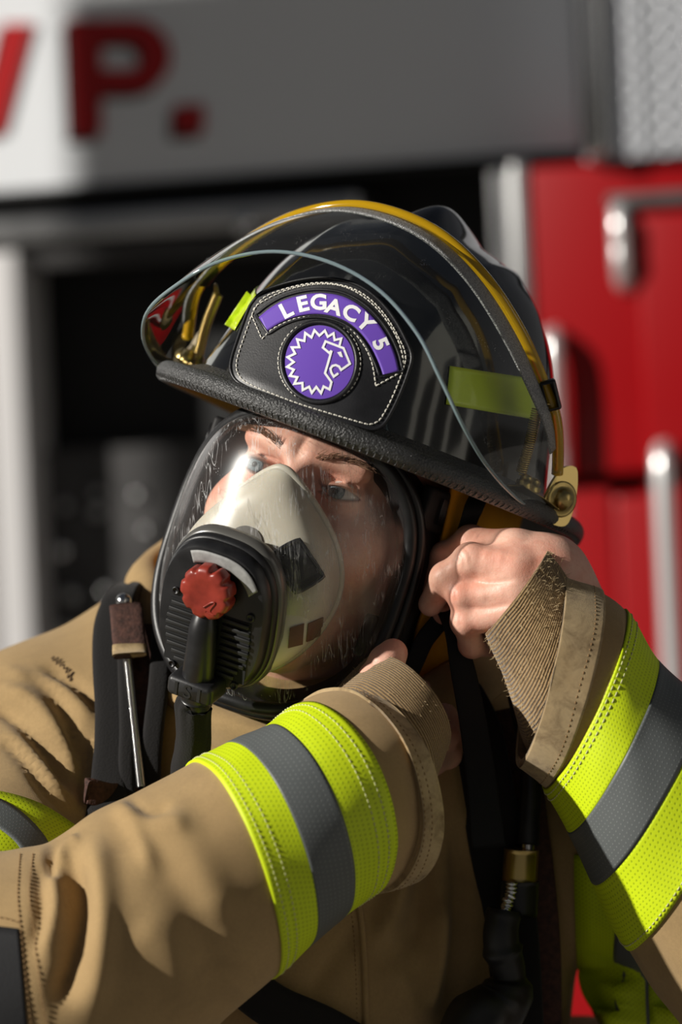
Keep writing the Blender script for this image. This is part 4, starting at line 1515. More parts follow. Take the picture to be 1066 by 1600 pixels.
class Loft:
    """cloth tube through rings: each ring is (top px, bottom px, depth Y, half depth m, sag px)"""

    def __init__(self, rings, folds=None, seed=1, namp=.002, n=2.0):
        R_ = []
        for tp, bt, Y, rb, sag in rings:
            a0, a1 = P(*tp, Y), P(*bt, Y)
            R_.append(np.concatenate([(a0 + a1) / 2, (a0 - a1) / 2, [rb, PX(sag, Y)]]))
        self.R = np.array(R_)
        self.n = n; self.seed = seed; self.namp = namp
        q = spline(self.R, 400)
        self.q = q
        self.L = np.concatenate([[0], np.cumsum(np.linalg.norm(np.diff(q[:, :3], axis=0), axis=1))])
        self.len = self.L[-1]
        self.ring_s = np.array([self.L[np.argmin(np.linalg.norm(q[:, :3] - r[:3], axis=1))] for r in self.R])
        self.ax = unit(np.gradient(q[:, :3], axis=0))
        self.folds = folds

    def pt(self, s, ph, off=0.0):
        s, ph = np.broadcast_arrays(np.asarray(s, float), np.asarray(ph, float))
        g = lambda A, k: np.interp(s, self.L, A[:, k])
        C = np.stack([g(self.q, k) for k in range(3)], -1)
        A = np.stack([g(self.q, k) for k in range(3, 6)], -1)
        rb, sg = g(self.q, 6), g(self.q, 7)
        X = np.stack([g(self.ax, k) for k in range(3)], -1)
        B = np.cross(X, A); B = unit(B)
        B = np.where((B[..., 1:2] > 0), -B, B)
        Bv = B * rb[..., None] + X * sg[..., None]
        c, si = np.cos(ph), np.sin(ph)
        ra = np.linalg.norm(A, axis=-1)
        p = C + A * c[..., None] + Bv * si[..., None]
        nrm = unit(unit(A) * c[..., None] + B * si[..., None])
        dsp = self.namp * vnoise(np.stack([s * 16, c * 1.6, si * 1.6], -1), self.seed) + self.namp * .5 * vnoise(np.stack([s * 40, c * 3, si * 3], -1), self.seed + 3)
        if self.folds is not None: dsp = dsp + self.folds(s, ph, self)
        return p + nrm * (dsp + off)[..., None]

    def grid(self, s0, s1, ns, nph=96, off=0.0, slant=None):
        s = np.linspace(s0, s1, ns)
        ph = np.linspace(0, 2 * PI, nph, endpoint=False)
        S, PH = np.meshgrid(s, ph, indexing='ij')
        if slant is not None: S = S + slant(PH)
        U = np.stack([PH * .072, S], -1)
        return self.pt(S, PH, off), U

    def shell(self, name, s0, s1, ns, m, parent, off=0.0, thick=.002, nph=110, label=None, creases=None, hem=0.0):
        G, U = self.grid(s0, s1, ns, nph, off)
        if hem:
            k = np.exp(-((np.linspace(0, 1, ns) - 1) / .08) ** 2)[:, None, None]
        if creases:
            V_ = G.reshape(-1, 3); F_ = gridF(ns, nph, cv=True)
            N_ = vert_normals(V_, F_)
            cen_ = np.repeat(np.stack([np.interp(np.linspace(s0, s1, ns), self.L, self.q[:, k]) for k in range(3)], 1)[:, None], nph, 1).reshape(-1, 3)
            if np.sum(N_ * (V_ - cen_)) < 0: N_ = -N_
            G = crease(V_, N_, creases).reshape(G.shape)
        self.last = G
        cen_ = G.mean(1, keepdims=True)
        inn = G + unit(cen_ - G) * thick
        rows = np.concatenate([inn[::-1][-1:] * 0 + inn[:1], G, inn[::-1]], 0)
        U2 = np.concatenate([U[:1], U, U[::-1]], 0)
        mb_ = MB(); mb_.add(rows.reshape(-1, 3), gridF(rows.shape[0], nph, cv=True), U2)
        return mb_.build(name, m, parent, label=label)

    def stitch(self, mb, s, off, dash=.0026, gap=.0014, r=.00055, ph0=0, ph1=2 * PI, wob=0.0):
        ph = np.linspace(ph0, ph1, 400)
        sv = s + wob * np.sin(ph * 5)
        C = self.pt(sv, ph, off)
        N = unit(self.pt(sv, ph, off + .002) - C)
        dashes(mb, C, N, dash, gap, r)


PH = lambda d: D2(d)
# ---- his right forearm sleeve, crossing in front of the chest
ringsR = [((-150, 1340), (-190, 1780), -.100, .095, 10), ((-40, 1335), (-40, 1770), -.105, .095, 14), ((62, 1322), (130, 1730), -.108, .092, 18),
          ((140, 1272), (285, 1650), -.104, .086, 24), ((215, 1233), (350, 1590), -.100, .082, 28), ((300, 1190), (420, 1530), -.095, .078, 32), ((357, 1163), (470, 1484), -.090, .075, 34),
          ((411, 1136), (522, 1441), -.085, .072, 35), ((464, 1102), (570, 1404), -.078, .069, 36), ((512, 1080), (578, 1396), -.070, .068, 40), ((561, 1088), (622, 1380), -.062, .063, 40)]
SR = Loft(ringsR, seed=11, namp=.0022)
rs = SR.ring_s
crR = [([(102, 1335), (122, 1400), (118, 1480), (90, 1575)], 19, -.013), ([(150, 1300), (160, 1400), (156, 1500), (140, 1590)], 22, .007), ([(84, 1352), (90, 1420), (70, 1500)], 14, .006),
       ([(122, 1288), (84, 1316), (76, 1350), (88, 1378)], 8, -.007), ([(126, 1306), (100, 1326), (96, 1350)], 9, .004), ([(60, 1345), (64, 1420), (54, 1480)], 10, -.004),
       ([(230, 1330), (300, 1420), (330, 1560)], 30, -.004), ([(195, 1262), (240, 1290), (300, 1290)], 16, .004), ([(180, 1250), (215, 1300), (240, 1360)], 14, .004), ([(200, 1245), (232, 1272), (270, 1262)], 9, -.003),
       ([(260, 1240), (300, 1330), (360, 1440)], 30, .003), ([(210, 1440), (280, 1500), (300, 1580)], 30, .003)]
slv = SR.shell('forearm_sleeve', 0, rs[-1] - .004, 150, M['tan'], coat, creases=crR, nph=150)
SRG = SR.last
SRB_G = MB()
SLEEVE_R = bvh_of(np.concatenate([SRG.reshape(-1, 3)]), gridF(SRG.shape[0], SRG.shape[1], cv=True))
SR.shell('lime_trim', rs[5], rs[6] + .001, 16, M['lime'], coat, off=.0016, thick=.0016, label='lime edge of the sleeve trim, elbow side')
SR.shell('grey_trim', rs[6], rs[7], 16, M['silver'], coat, off=.0019, thick=.002, label='grey stripe in the middle of the sleeve trim')
SR.shell('lime_trim', rs[7] - .001, rs[8], 16, M['lime'], coat, off=.0016, thick=.0016, label='lime edge of the sleeve trim, cuff side')
for s_ in (rs[5] + .004, rs[5] + .0095, rs[8] - .004, rs[8] - .0095):
    mb = MB(); SR.stitch(mb, s_, .0015, r=.00045); mb.build('trim_stitching', M['seam_light'], coat)
SR.shell('cuff_binding', rs[9] - .001, rs[10] + .002, 26, M['tan_edge'], coat, off=.0022, thick=.006, label='frayed tan binding round the sleeve cuff')
for s_ in (rs[9] + .005, (rs[9] + rs[10]) / 2 + .002):
    mb = MB(); SR.stitch(mb, s_, .0018, r=.00045, wob=.0005); mb.build('cuff_stitching', M['seam'], coat)
# elbow seams and black reinforcement
mb = MB()
for pts_ in ([(32, 1335), (28, 1400), (36, 1480), (44, 1560), (50, 1610)], [(52, 1335), (46, 1400), (56, 1480), (66, 1560), (74, 1610)], [(-10, 1432), (12, 1436), (30, 1442)]):
    qq = spline(np.array(pts_), 60)
    W_ = castgrid(SLEEVE_R, qq, .0006)
    for _ in range(6): W_[1:-1] = (W_[:-2] + W_[1:-1] * 2 + W_[2:]) / 4
    mb = MB(); dashes(mb, W_, np.tile([0, -1.0, 0], (60, 1)), .0024, .0014, .0005); mb.build('elbow_stitching', M['seam'], coat)
A_ = ruled(spline(np.array([(-60, 1446), (-20, 1447), (30, 1452)]), 20), spline(np.array([(-60, 1640), (0, 1640), (46, 1640)]), 20), 16)
mb = MB(); slab(mb, castgrid(SLEEVE_R, A_, .0006), .001, up=-rayd(533, 800))
mb.build('elbow_patch', M['patch_black'], coat, label='black elbow reinforcement')

# ---- his left forearm sleeve, raised to the helmet
ringsL = [((1420, 1480), (1290, 1880), -.011, .085, 0), ((1290, 1300), (1140, 1700), -.018, .085, 0), ((1160, 1142), (978, 1478), -.024, .082, 4), ((1092, 1088), (928, 1376), -.028, .078, 6),
          ((1026, 1036), (890, 1296), -.030, .072, 6), ((976, 958), (853, 1226), -.032, .066, 6), ((937, 927), (852, 1220), -.034, .064, 5), ((879, 902), (812, 1193), -.036, .062, 4)]
SL = Loft(ringsL, seed=23, namp=.0022)
rl = SL.ring_s
SL.shell('forearm_sleeve', 0, rl[-1] - .004, 150, M['tan'], coat, nph=120, creases=[([(905, 1010), (880, 1100), (862, 1180)], 12, -.004)])
SL.shell('lime_trim', rl[4] - .001, rl[5], 16, M['lime'], coat, off=.0016, thick=.0016, label='lime edge of the raised sleeve trim, cuff side')
SL.shell('grey_trim', rl[3], rl[4], 16, M['silver'], coat, off=.0019, thick=.002, label='grey stripe of the raised sleeve trim')
SL.shell('lime_trim', rl[2], rl[3] + .001, 16, M['lime'], coat, off=.0016, thick=.0016, label='lime edge of the raised sleeve trim, elbow side')
for s_ in (rl[5] - .004, rl[5] - .0095, rl[2] + .004):
    mb = MB(); SL.stitch(mb, s_, .0016, dash=.0032, gap=.0016, r=.0005); mb.build('trim_stitching', M['seam_light'], coat)
SL.shell('cuff_binding', rl[6], rl[7] + .002, 26, M['tan_edge'], coat, off=.0024, thick=.006, label='frayed tan binding on the raised cuff')
for s_ in (rl[6] + .005,):
    mb = MB(); SL.stitch(mb, s_, .0020, r=.00045, wob=.0006); mb.build('cuff_stitching', M['seam'], coat)

# ---- knitted wristlets
WR = Loft([((478, 1125), (600, 1310), -.055, .050, 10), ((520, 1084), (642, 1268), -.050, .048, 18), ((545, 1055), (672, 1228), -.044, .046, 22), ((570, 1031), (694, 1178), -.038, .043, 22)], seed=31, namp=.0012)
WR.shell('wristlet', 0, WR.len, 60, M['knit'], coat, thick=.004, label='tan ribbed knit wristlet by the mask')
WL = Loft([((905, 935), (838, 1190), -.030, .050, 0), ((884, 902), (818, 1140), -.034, .048, 4), ((872, 880), (786, 1055), -.037, .042, 10), ((854, 862), (757, 992), -.040, .038, 16)], seed=37, namp=.0016)
WL.shell('wristlet', 0, WL.len, 60, M['knit_dirty'], coat, thick=.004, label='worn fuzzy knit wristlet of the raised arm')

def fuzz(L_, n, m, parent, lmax):
    mb_ = MB()
    for _ in range(n):
        s_, ph_ = rng.random() * L_.len, rng.random() * PI
        p0 = L_.pt(s_, ph_, -.0005); nn = unit(L_.pt(s_, ph_, .002) - p0)
        q = rng.normal(size=3) * .7
        l_ = lmax * (.35 + .65 * rng.random())
        p1 = p0 + unit(nn + q * .5) * l_ * .55
        tube(mb_, np.array([p0, p1, p1 + unit(nn * .5 + q) * l_ * .5]), [.00016, .00013, .00006], 3, caps=False)
    o_ = mb_.build('fuzz', m, parent, label='loose fibres on the worn knit'); o_['kind'] = 'stuff'


M['fuzz'] = plain('knit fibres', srgb(206, 182, 140), .9)
fuzz(WL, 900, M['fuzz'], coat, .0055)
fuzz(WR, 350, M['fuzz'], coat, .0025)

# ---- collar standing round the neck
top = np.array([P(*q) for q in [(224, 920, .105), (244, 1005, .070), (310, 1090, .030), (430, 1128, .005), (560, 1110, .0), (668, 1066, .012), (735, 1028, .06), (800, 1000, .14), (760, 930, .22), (560, 860, .27), (360, 820, .24), (254, 852, .165)]])
bot = np.array([P(*q) for q in [(214, 985, .12), (250, 1085, .06), (330, 1160, .02), (430, 1190, .0), (570, 1180, -.005), (690, 1140, .02), (765, 1110, .06), (850, 1080, .15), (800, 1010, .24), (560, 950, .29), (330, 930, .26), (232, 940, .18)]])
tc, bc = spline(top, 160, closed=True), spline(bot, 160, closed=True)
cn = tc.mean(0)
outw = unit((tc - cn) * np.array([1, 1, 0]))
prof = [(0, 0.0, .0), (.25, .008, 0), (.5, .013, 0), (.75, .014, 0), (.92, .010, 0), (1.0, .003, .004), (1.0, -.006, .004), (.9, -.012, 0), (.5, -.010, 0), (0, -.012, 0)]
rows = []
for k, o_, lift in prof:
    base_ = bc * (1 - k) + tc * k
    wv_ = .006 * vnoise(np.stack([np.cos(np.linspace(0, 2 * PI, 160, endpoint=False)) * 4, np.sin(np.linspace(0, 2 * PI, 160, endpoint=False)) * 4, np.full(160, k * 2)], -1), 41)
    rows.append(base_ + outw * (o_ + wv_)[:, None] + np.array([0, 0, lift]))
mb = MB(); mb.add(np.stack(rows, 1).reshape(-1, 3), gridF(160, len(rows), cu=True))
mb.build('collar', M['tan'], coat, label='tan stand-up collar round the neck')

# ------------------------------------------------------------------ hands and body
def hand_sdf(X, wrist, fingers, thumb, mc_r=.0115, fold=.0065):
    d = None
    for jn in fingers:
        J = [P(x, y, Y) for x, y, Y, r in jn]; R_ = [r for *_, r in jn]
        m_ = s_cone(X, wrist[0], J[0] + np.array([0, .004, 0]), wrist[1] * .62, R_[0])
        d = m_ if d is None else smin(d, m_, .016)
    d = smin(d, s_cone(X, wrist[0], wrist[2], wrist[1], wrist[3]), .02)
    for a_, b_, r0_, r1_ in wrist[4]: d = smin(d, s_cone(X, a_, b_, r0_, r1_), .014)
    for jn in fingers + [thumb]:
        J = [P(x, y, Y) for x, y, Y, r in jn]; R_ = [r for *_, r in jn]
        fd = None
        for i in range(len(J) - 1):
            c = s_cone(X, J[i], J[i + 1], R_[i], R_[i + 1] * (.97 if i < len(J) - 2 else 1))
            fd = c if fd is None else smin(fd, c, .0028)
        for i in range(1, len(J) - 1):       # knuckle swell
            fd = smin(fd, np.sqrt(sum((X[k] - J[i][k]) ** 2 for k in range(3))) - R_[i] * .99, .004)
        d = smin(d, fd, fold if jn is not thumb else .010)
    return d


def grow(jl, lo=.03):
    q = np.array([P(x, y, Y) for jn in jl for x, y, Y, r in jn])
    return q.min(0) - lo, q.max(0) + lo


FL = [[(802, 860, -.026, .0124), (735, 846, -.010, .0106), (696, 870, .000, .0098), (676, 918, .006, .0084)],
      [(806, 890, -.042, .0130), (736, 876, -.034, .0116), (697, 903, -.027, .0102), (673, 944, -.015, .0084)],
      [(806, 924, -.043, .0114), (722, 931, -.034, .0094), (740, 952, -.012, .0086), (776, 952, -.002, .0078)],
      [(806, 956, -.042, .0114), (728, 971, -.032, .0098), (738, 1007, -.018, .0086), (774, 1008, -.004, .0078)]]
TL_ = [(845, 915, .010, .015), (785, 930, .022, .0125), (725, 940, .014, .0110), (694, 958, .004, .0088)]
wL = (P(852, 910, -.022), .029, P(900, 985, -.030), .029, [(P(846, 930, -.018), P(800, 964, -.022), .023, .0115), (P(846, 890, -.014), P(812, 866, -.012), .021, .0115), (P(806, 875, -.020), P(750, 862, -.014), .0105, .0075), (P(806, 908, -.024), P(770, 908, -.020), .0090, .0065)])
FR = [[(612, 1112, -.020, .0115), (640, 1090, -.008, .0098), (668, 1078, .018, .0088), (676, 1066, .036, .0078)],
      [(640, 1140, -.010, .0118), (676, 1124, .000, .0100), (694, 1100, .026, .0090), (690, 1080, .044, .0078)],
      [(660, 1165, .000, .0112), (694, 1150, .012, .0095), (708, 1125, .034, .0088), (700, 1105, .05, .0078)],
      [(670, 1190, .010, .0100), (700, 1180, .024, .0086), (712, 1160, .04, .0080), (706, 1140, .05, .0072)]]
TR_ = [(570, 1110, -.052, .0150), (588, 1062, -.054, .0118), (604, 1035, -.052, .0112), (614, 1021, -.048, .0100)]
wR = (P(585, 1160, -.045), .028, P(540, 1220, -.05), .028, [])
body = MB(); body.add(HV, HF)
HANDS = []
for fs, th, w_ in ((FL, TL_, wL), (FR, TR_, wR)):
    lo_, hi_ = grow(fs + [th])
    lo_ = np.minimum(lo_, w_[2] - .035); hi_ = np.maximum(hi_, w_[2] + .035)
    V_, F_ = surface_net(lambda X: hand_sdf(X, w_, fs, th), lo_, hi_, .0014)
    N_ = vert_normals(V_, F_)
    HANDS.append((V_, F_))
    cr_ = []
    if fs is FL:
        cr_ = [([(716, 862), (724, 872), (726, 890)], 2.5, -.0004), ([(724, 855), (734, 866), (736, 884)], 2.5, -.0004), ([(712, 868), (718, 880)], 2.5, -.0004),
               ([(842, 874), (808, 872), (770, 862)], 7, .0006), ([(712, 922), (712, 940)], 3, -.0004), ([(718, 964), (720, 980)], 3, -.0004),
               ([(730, 905), (760, 911), (806, 906)], 4, -.0010), ([(728, 951), (760, 951), (800, 944)], 4, -.0009), ([(752, 864), (790, 874)], 9, .0007), ([(745, 932), (790, 928)], 8, .0006)]
    if cr_: V_ = crease(V_, N_, cr_)
    body.add(V_, F_)
# arms inside the sleeves, neck and trunk under the coat
for c_, r_ in ((np.array([wL[2], P(1010, 1180, 0), EL_L, SH_L]), [.027, .036, .045, .055]), (np.array([wR[2], P(380, 1350, -.09), EL_R, SH_R]), [.028, .038, .046, .055])):
    body_c = spline(c_, 30)
    tube(body, body_c, np.interp(np.linspace(0, 1, 30), [0, .3, .6, 1], r_), 20)
tube(body, np.array([SH_R, (SH_R + NECK) / 2 + [0, 0, -.05], NECK + [0, 0, -.07], (SH_L + NECK) / 2 + [0, 0, -.05], SH_L]), [.055, .06, .07, .06, .055], 20)
tube(body, np.array([HEAD.w((0, .05, -.17)), NECK + [0, 0, -.06], P(470, 1400, .17), P(470, 1640, .17)]), [.058, .09, .10, .10], 24, up=(0, 1, 0))
body.build('body', M['skin'], firefighter)
# nails
def nail(tipa, tipb, ndir, w, l, name='fingernail'):
    pass

# ------------------------------------------------------------------ helmet ear cover and chin strap
def hl(p): return HELM.w(p)


FLP = []
for k, zz in enumerate(np.linspace(.0, -.155, 24)):
    u = k / 23
    yy = np.linspace(-.052 + .018 * u, .085 - .01 * u, 22)
    if u > .62:
        kk = (u - .62) / .38
        mid = .02; yy = mid + (yy - mid) * math.sqrt(max(1 - kk**2, .0025))
    xx = .098 + .006 * np.sin(u * PI) - 5.5 * (np.maximum(0, -yy) ** 2) - 2.0 * np.maximum(0, yy - .03) ** 2 + .002 * np.sin(yy * 60)
    FLP.append(np.stack([xx, yy, np.full(22, zz)], -1))
FLP = np.array(FLP)
for sgn in (1, -1):
    mb = MB(); slab(mb, hl((FLP if sgn > 0 else FLP[:, 7:]) * np.array([sgn, 1, 1])), .003, up=HELM.R @ np.array([sgn, 0, 0]))
    mb.build('ear_cover', M['flap'], helmet, label='yellow cloth ear cover hanging inside the helmet')
# chin strap: from inside the brim down behind the fingers, then the loose end hanging over the chest
c_ = spline(np.array([P(752, 768, .005), P(738, 800, -.004), P(722, 850, .006), P(705, 920, .006), P(690, 965, .002), P(664, 1000, -.002), P(640, 1050, -.002), P(612, 1075, -.004)]), 50)
mb = MB(); ribbon(mb, c_, PX(30, 0), .002, CROT @ np.array([1, .2, .25]))
mb.build('chin_strap', M['strap'], helmet)
c_ = spline(np.array([P(694, 950, -.002), P(710, 985, -.012), P(722, 1040, -.018), P(738, 1120, -.022), P(750, 1200, -.025), P(758, 1270, -.026), P(765, 1325, -.026)]), 50)
mb = MB(); ribbon(mb, c_, np.interp(np.linspace(0, 1, 50), [0, .3, 1], [PX(26, 0), PX(40, 0), PX(52, 0)]), .0022, CROT @ np.array([1, .1, .1]))
mb.build('strap_end', M['strap'], helmet, label='loose black chin strap end hanging over the chest')

# ------------------------------------------------------------------ breathing apparatus harness
har = thing('breathing_apparatus_harness', P(200, 1100, .03), 'black padded breathing apparatus harness with hoses over the tan coat', 'harness')


def surf_strap(name, pts, wpx, thick, m, off, wd=(1, 0, 0), label=None, n=50, pad=False, parent=None, over=False):
    q = spline(np.array(pts, float), n)
    W_ = castgrid(TORSO, q, off)
    # smooth the depth so the strap bridges the folds
    for _ in range(12):
        W_[1:-1] = (W_[:-2] + W_[1:-1] * 2 + W_[2:]) / 4
    W_ = W_ + np.array([0, -.002, 0])
    if over:
        W_ = spline(np.concatenate([W_[:1] + np.array([[.012, .10, -.03], [.008, .06, .004], [.003, .022, .006]]), W_]), n + 14)
    mb_ = MB(); ribbon(mb_, W_, PX(wpx, 0.05), thick, CROT @ np.asarray(wd, float), mi=0)
    return mb_.build(name, m, parent or har, label=label)


surf_strap('shoulder_pad', [(196, 950), (180, 985), (178, 1050), (180, 1120), (170, 1180), (160, 1245), (150, 1300)], 58, .012, M['pad'], .006, label='black padded shoulder strap', over=True)
surf_strap('pad_fold', [(212, 958), (204, 985), (206, 1050), (206, 1120), (196, 1190), (186, 1250)], 26, .012, M['pad'], .012, over=True)
surf_strap('webbing', [(232, 985), (222, 1060), (218, 1130), (206, 1200), (196, 1270)], 52, .003, M['brown_web'], .006, label='dark brown webbing behind the hose')
surf_strap('strap_edge', [(262, 1000), (256, 1080), (250, 1130), (244, 1190), (238, 1260)], 32, .009, M['pad'], .011, over=True)
q = castgrid(TORSO, spline(np.array([(218, 985), (220, 1020), (223, 1052)]), 12), .026)
mb = MB(); ribbon(mb, q, PX(52, .05), .006, CROT @ np.array([1, 0, .0]))
kp = mb.build('webbing_keeper', M['brown_web'], har, label='woven brown keeper loop on the strap')
mb = MB(); ribbon(mb, castgrid(TORSO, np.array([(222.2, 1040), (222.4, 1046), (222.6, 1052)]), .0275), PX(53, .05), .007, CROT @ np.array([1, 0, 0])); mb.build('keeper_edge', M['tan_edge'], kp)
# braided steel pressure line
e_ = castgrid(TORSO, np.array([(214., 1040.), (221., 1235.)]), .022)
q = e_[0] + (e_[1] - e_[0]) * np.linspace(0, 1, 900)[:, None]
mb = MB(); tube(mb, q, .0034 + .0004 * np.sin(np.arange(900) * 2 * PI / 12.0), 14)
mb.build('pressure_line', M['chrome'], har, label='ribbed steel pressure line')
mb = MB(); sphere(mb, castgrid(TORSO, np.array([[215., 978.]]), .026)[0], .0055); mb.build('snap_button', M['chrome'], har)
# lateral chest strap under the forearm
surf_strap('chest_strap', [(120, 1248), (200, 1252), (290, 1245)], 40, .004, M['brown_web'], .010, wd=(0, 0, 1))
surf_strap('waist_strap', [(380, 1530), (430, 1568), (500, 1600), (570, 1640)], 70, .008, M['pad'], .008, wd=(-.5, 0, .8), label='black strap low on the chest')
# left-hand strap and air hose with couplings
surf_strap('shoulder_pad', [(700, 1080), (735, 1140), (752, 1220), (770, 1320), (790, 1440), (800, 1620)], 86, .010, M['pad'], .005, label='black padded strap in the shade of the raised arm')
surf_strap('webbing', [(790, 1110), (806, 1180), (822, 1280), (836, 1400), (840, 1600)], 60, .004, M['brown_web'], .005)
def hoseq(pts, off=.02, n=60):
    q_ = castgrid(TORSO, spline(np.array(pts, float), n), off)
    for _ in range(30): q_[1:-1] = (q_[:-2] + q_[1:-1] * 2 + q_[2:]) / 4
    return q_
mb = MB(); tube(mb, hoseq([(778, 1105), (792, 1160), (800, 1220), (800, 1290), (796, 1312)], .028), .0075, 18); mb.build('air_hose', M['rubber'], har, label='smooth black air hose')
a_ = hoseq([(797, 1300), (794, 1330)], .028, 8); mb = MB(); tube(mb, a_, .0048, 16); mb.build('hose_fitting', M['chrome'], har, label='bright steel hose fitting')
a_ = hoseq([(786, 1322), (780, 1372)], .026, 8); mb = MB(); tube(mb, a_, .0125, 6); mb.build('hex_nut', M['brass'], har, label='brass hexagonal coupling nut')
a_ = hoseq([(780, 1370), (774, 1425)], .026, 8); mb = MB(); tube(mb, a_, .0135, 20); mb.build('coupling', M['plastic'], har)
mb = MB(); q = hoseq([(760, 1372), (756, 1400), (752, 1420)], .034, 60); tube(mb, q, .0036 + .0009 * (np.sin(np.arange(60) * .75) > 0), 12); mb.build('plunger', M['chrome'], har)
q = hoseq([(754, 1415), (752, 1450), (752, 1475), (760, 1515), (748, 1555), (720, 1590), (700, 1640)], .030, 80)
rr = np.interp(np.linspace(0, 1, 80), [0, .03, .06, .2, .24, .28, .42, .45, .5, .7, 1], [.0115, .0125, .012, .0125, .0145, .0125, .0115, .0165, .018, .022, .026])
T_, N_, B_ = frames(q, (0, -1, 0)); a = np.linspace(0, 2 * PI, 36, endpoint=False); ss = np.linspace(0, 1, 80)
rr2 = rr[:, None] * (1 + .06 * vnoise(np.stack(np.broadcast_arrays(np.cos(a)[None] * 2.2, np.sin(a)[None] * 2.2, ss[:, None] * 16), -1), 5) * np.clip((ss[:, None] - .4) * 5, 0, 1))
G = q[:, None] + rr2[..., None] * (np.cos(a)[None, :, None] * N_[:, None] + np.sin(a)[None, :, None] * B_[:, None])
mb = MB(); mb.add(G.reshape(-1, 3), gridF(80, 36, cv=True, flip=True)); mb.build('hose_boot', M['rubber'], har, label='dark boot and cloth wrap at the hose end')

# ------------------------------------------------------------------ trousers and boots, below the frame
for sgn in (-1, 1):
    hip = np.array([-.03 + sgn * .09, .17, 1.16]); foot = np.array([-.03 + sgn * .15, .16, .30])
    c_ = spline(np.array([hip, (hip + foot) / 2 + [0, -.02, 0], foot]), 24)
    mb = MB(); tube(mb, c_, np.interp(np.linspace(0, 1, 24), [0, .5, 1], [.125, .105, .10]), 24, up=(0, 1, 0))
    mb.build('trouser_leg', M['tan'], firefighter)
    mb = MB(); tube(mb, spline(np.array([foot + [0, 0, .05], foot + [0, 0, -.16], foot + [0, -.01, -.245]]), 20), np.interp(np.linspace(0, 1, 20), [0, .8, 1], [.07, .06, .055]), 20, up=(0, 1, 0))
    box(mb, foot + np.array([sgn * .015, -.07, -.255]), (.105, .29, .09), rz(sgn * .2), bev=.04)
    mb.build('boot', M['rubber'], firefighter)

# ------------------------------------------------------------------ fire truck behind
TA = D2(14)
TE1 = np.array([math.cos(TA), -math.sin(TA), 0]); TN = np.array([-math.sin(TA), -math.cos(TA), 0]); TZ = np.array([0, 0, 1.0])
T0 = P(500, 300, 2.0)
TR = np.stack([TE1, TN, TZ], 1)


def tl(px, py, dep=0.0):
    """photo point -> (along, up) on the truck side moved out by dep"""
    d = rayd(px, py); o = CAM - (T0 + TN * dep)
    s = -np.dot(o, TN) / np.dot(d, TN)
    q = o + d * s
    return np.dot(q, TE1), q[2]


def tw(s, z, dep): return T0 + TE1 * s + TN * dep + TZ * z


truck = thing('fire_truck', T0 * np.array([1, 1, 0]), 'red and white fire truck parked behind the firefighter', 'truck')


def tbox(name, p0, p1, d0, d1, m, parent=None, bev=0.0, label=None, mid=None, ret=False):
    """box from two photo corners, from depth d0 to d1 (out of the side)"""
    ym = (max(p0[1], 0) + min(p1[1], 1600)) / 2
    xr = mid if mid is not None else (max(p0[0], -60) + min(p1[0], 1066)) / 2
    s0, s1 = tl(p0[0], ym, d1)[0], tl(p1[0], ym, d1)[0]
    z0, z1 = tl(xr, p0[1], d1)[1], tl(xr, p1[1], d1)[1]
    c = tw((s0 + s1) / 2, (z0 + z1) / 2, (d0 + d1) / 2)
    mb_ = MB(); box(mb_, c, (abs(s1 - s0), abs(d1 - d0), abs(z1 - z0)), TR, bev=bev)
    return mb_.build(name, m, parent or truck, smooth=bool(bev), label=label)


M['t_white'] = plain('white truck paint', srgb(240, 243, 247), .3, spec=.5, coat=.3)
M['t_red'] = plain('red truck paint', srgb(148, 2, 10), .3, spec=.3, coat=.1)
M['rail'] = plain('satin steel rail', (.9, .9, .9, 1), .32, metal=.75)
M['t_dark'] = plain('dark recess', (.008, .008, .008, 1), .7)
M['t_steel'] = plain('brushed stainless trim', (.52, .52, .52, 1), .34, metal=1, nscale=6, namp=.1)
M['t_grey'] = plain('grey painted metal', (.045, .043, .043, 1), .5, nscale=20, namp=.4)
M['t_post'] = plain('pale grey post', srgb(214, 212, 212), .3)
M['t_letter'] = plain('red letter vinyl', srgb(176, 6, 12), .35)


def treadplate(name):
    m, nt, b, out = mat(name)
    co = coords(nt)
    mp = node(nt, 'ShaderNodeMapping', {'Vector': co, 'Rotation': (0, D2(45), 0), 'Scale': (58, 58, 58)})
    ch = node(nt, 'ShaderNodeTexVoronoi', {'Vector': mp.outputs[0], 'Scale': 1.0, 'Randomness': 0.0}, distance='EUCLIDEAN')
    f_ = ramp(nt, ch.outputs['Distance'], .42, .2)
    b.inputs['Base Color'].default_value = (.60, .62, .66, 1); b.inputs['Metallic'].default_value = .55; b.inputs['Roughness'].default_value = .3
    bump(nt, b, f_, .9, .004)
    return m


M['tread'] = treadplate('aluminium tread plate')
# body masses
PD = -.06
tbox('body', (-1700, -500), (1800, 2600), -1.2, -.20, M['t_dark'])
up_panel = tbox('upper_panel', (-1500, -420), (904, 272), -.15, PD, M['t_white'], label='white upper body panel with red lettering')
tbox('panel_lip', (-1500, 268), (904, 280), -.10, PD + .008, M['t_dark'], up_panel)
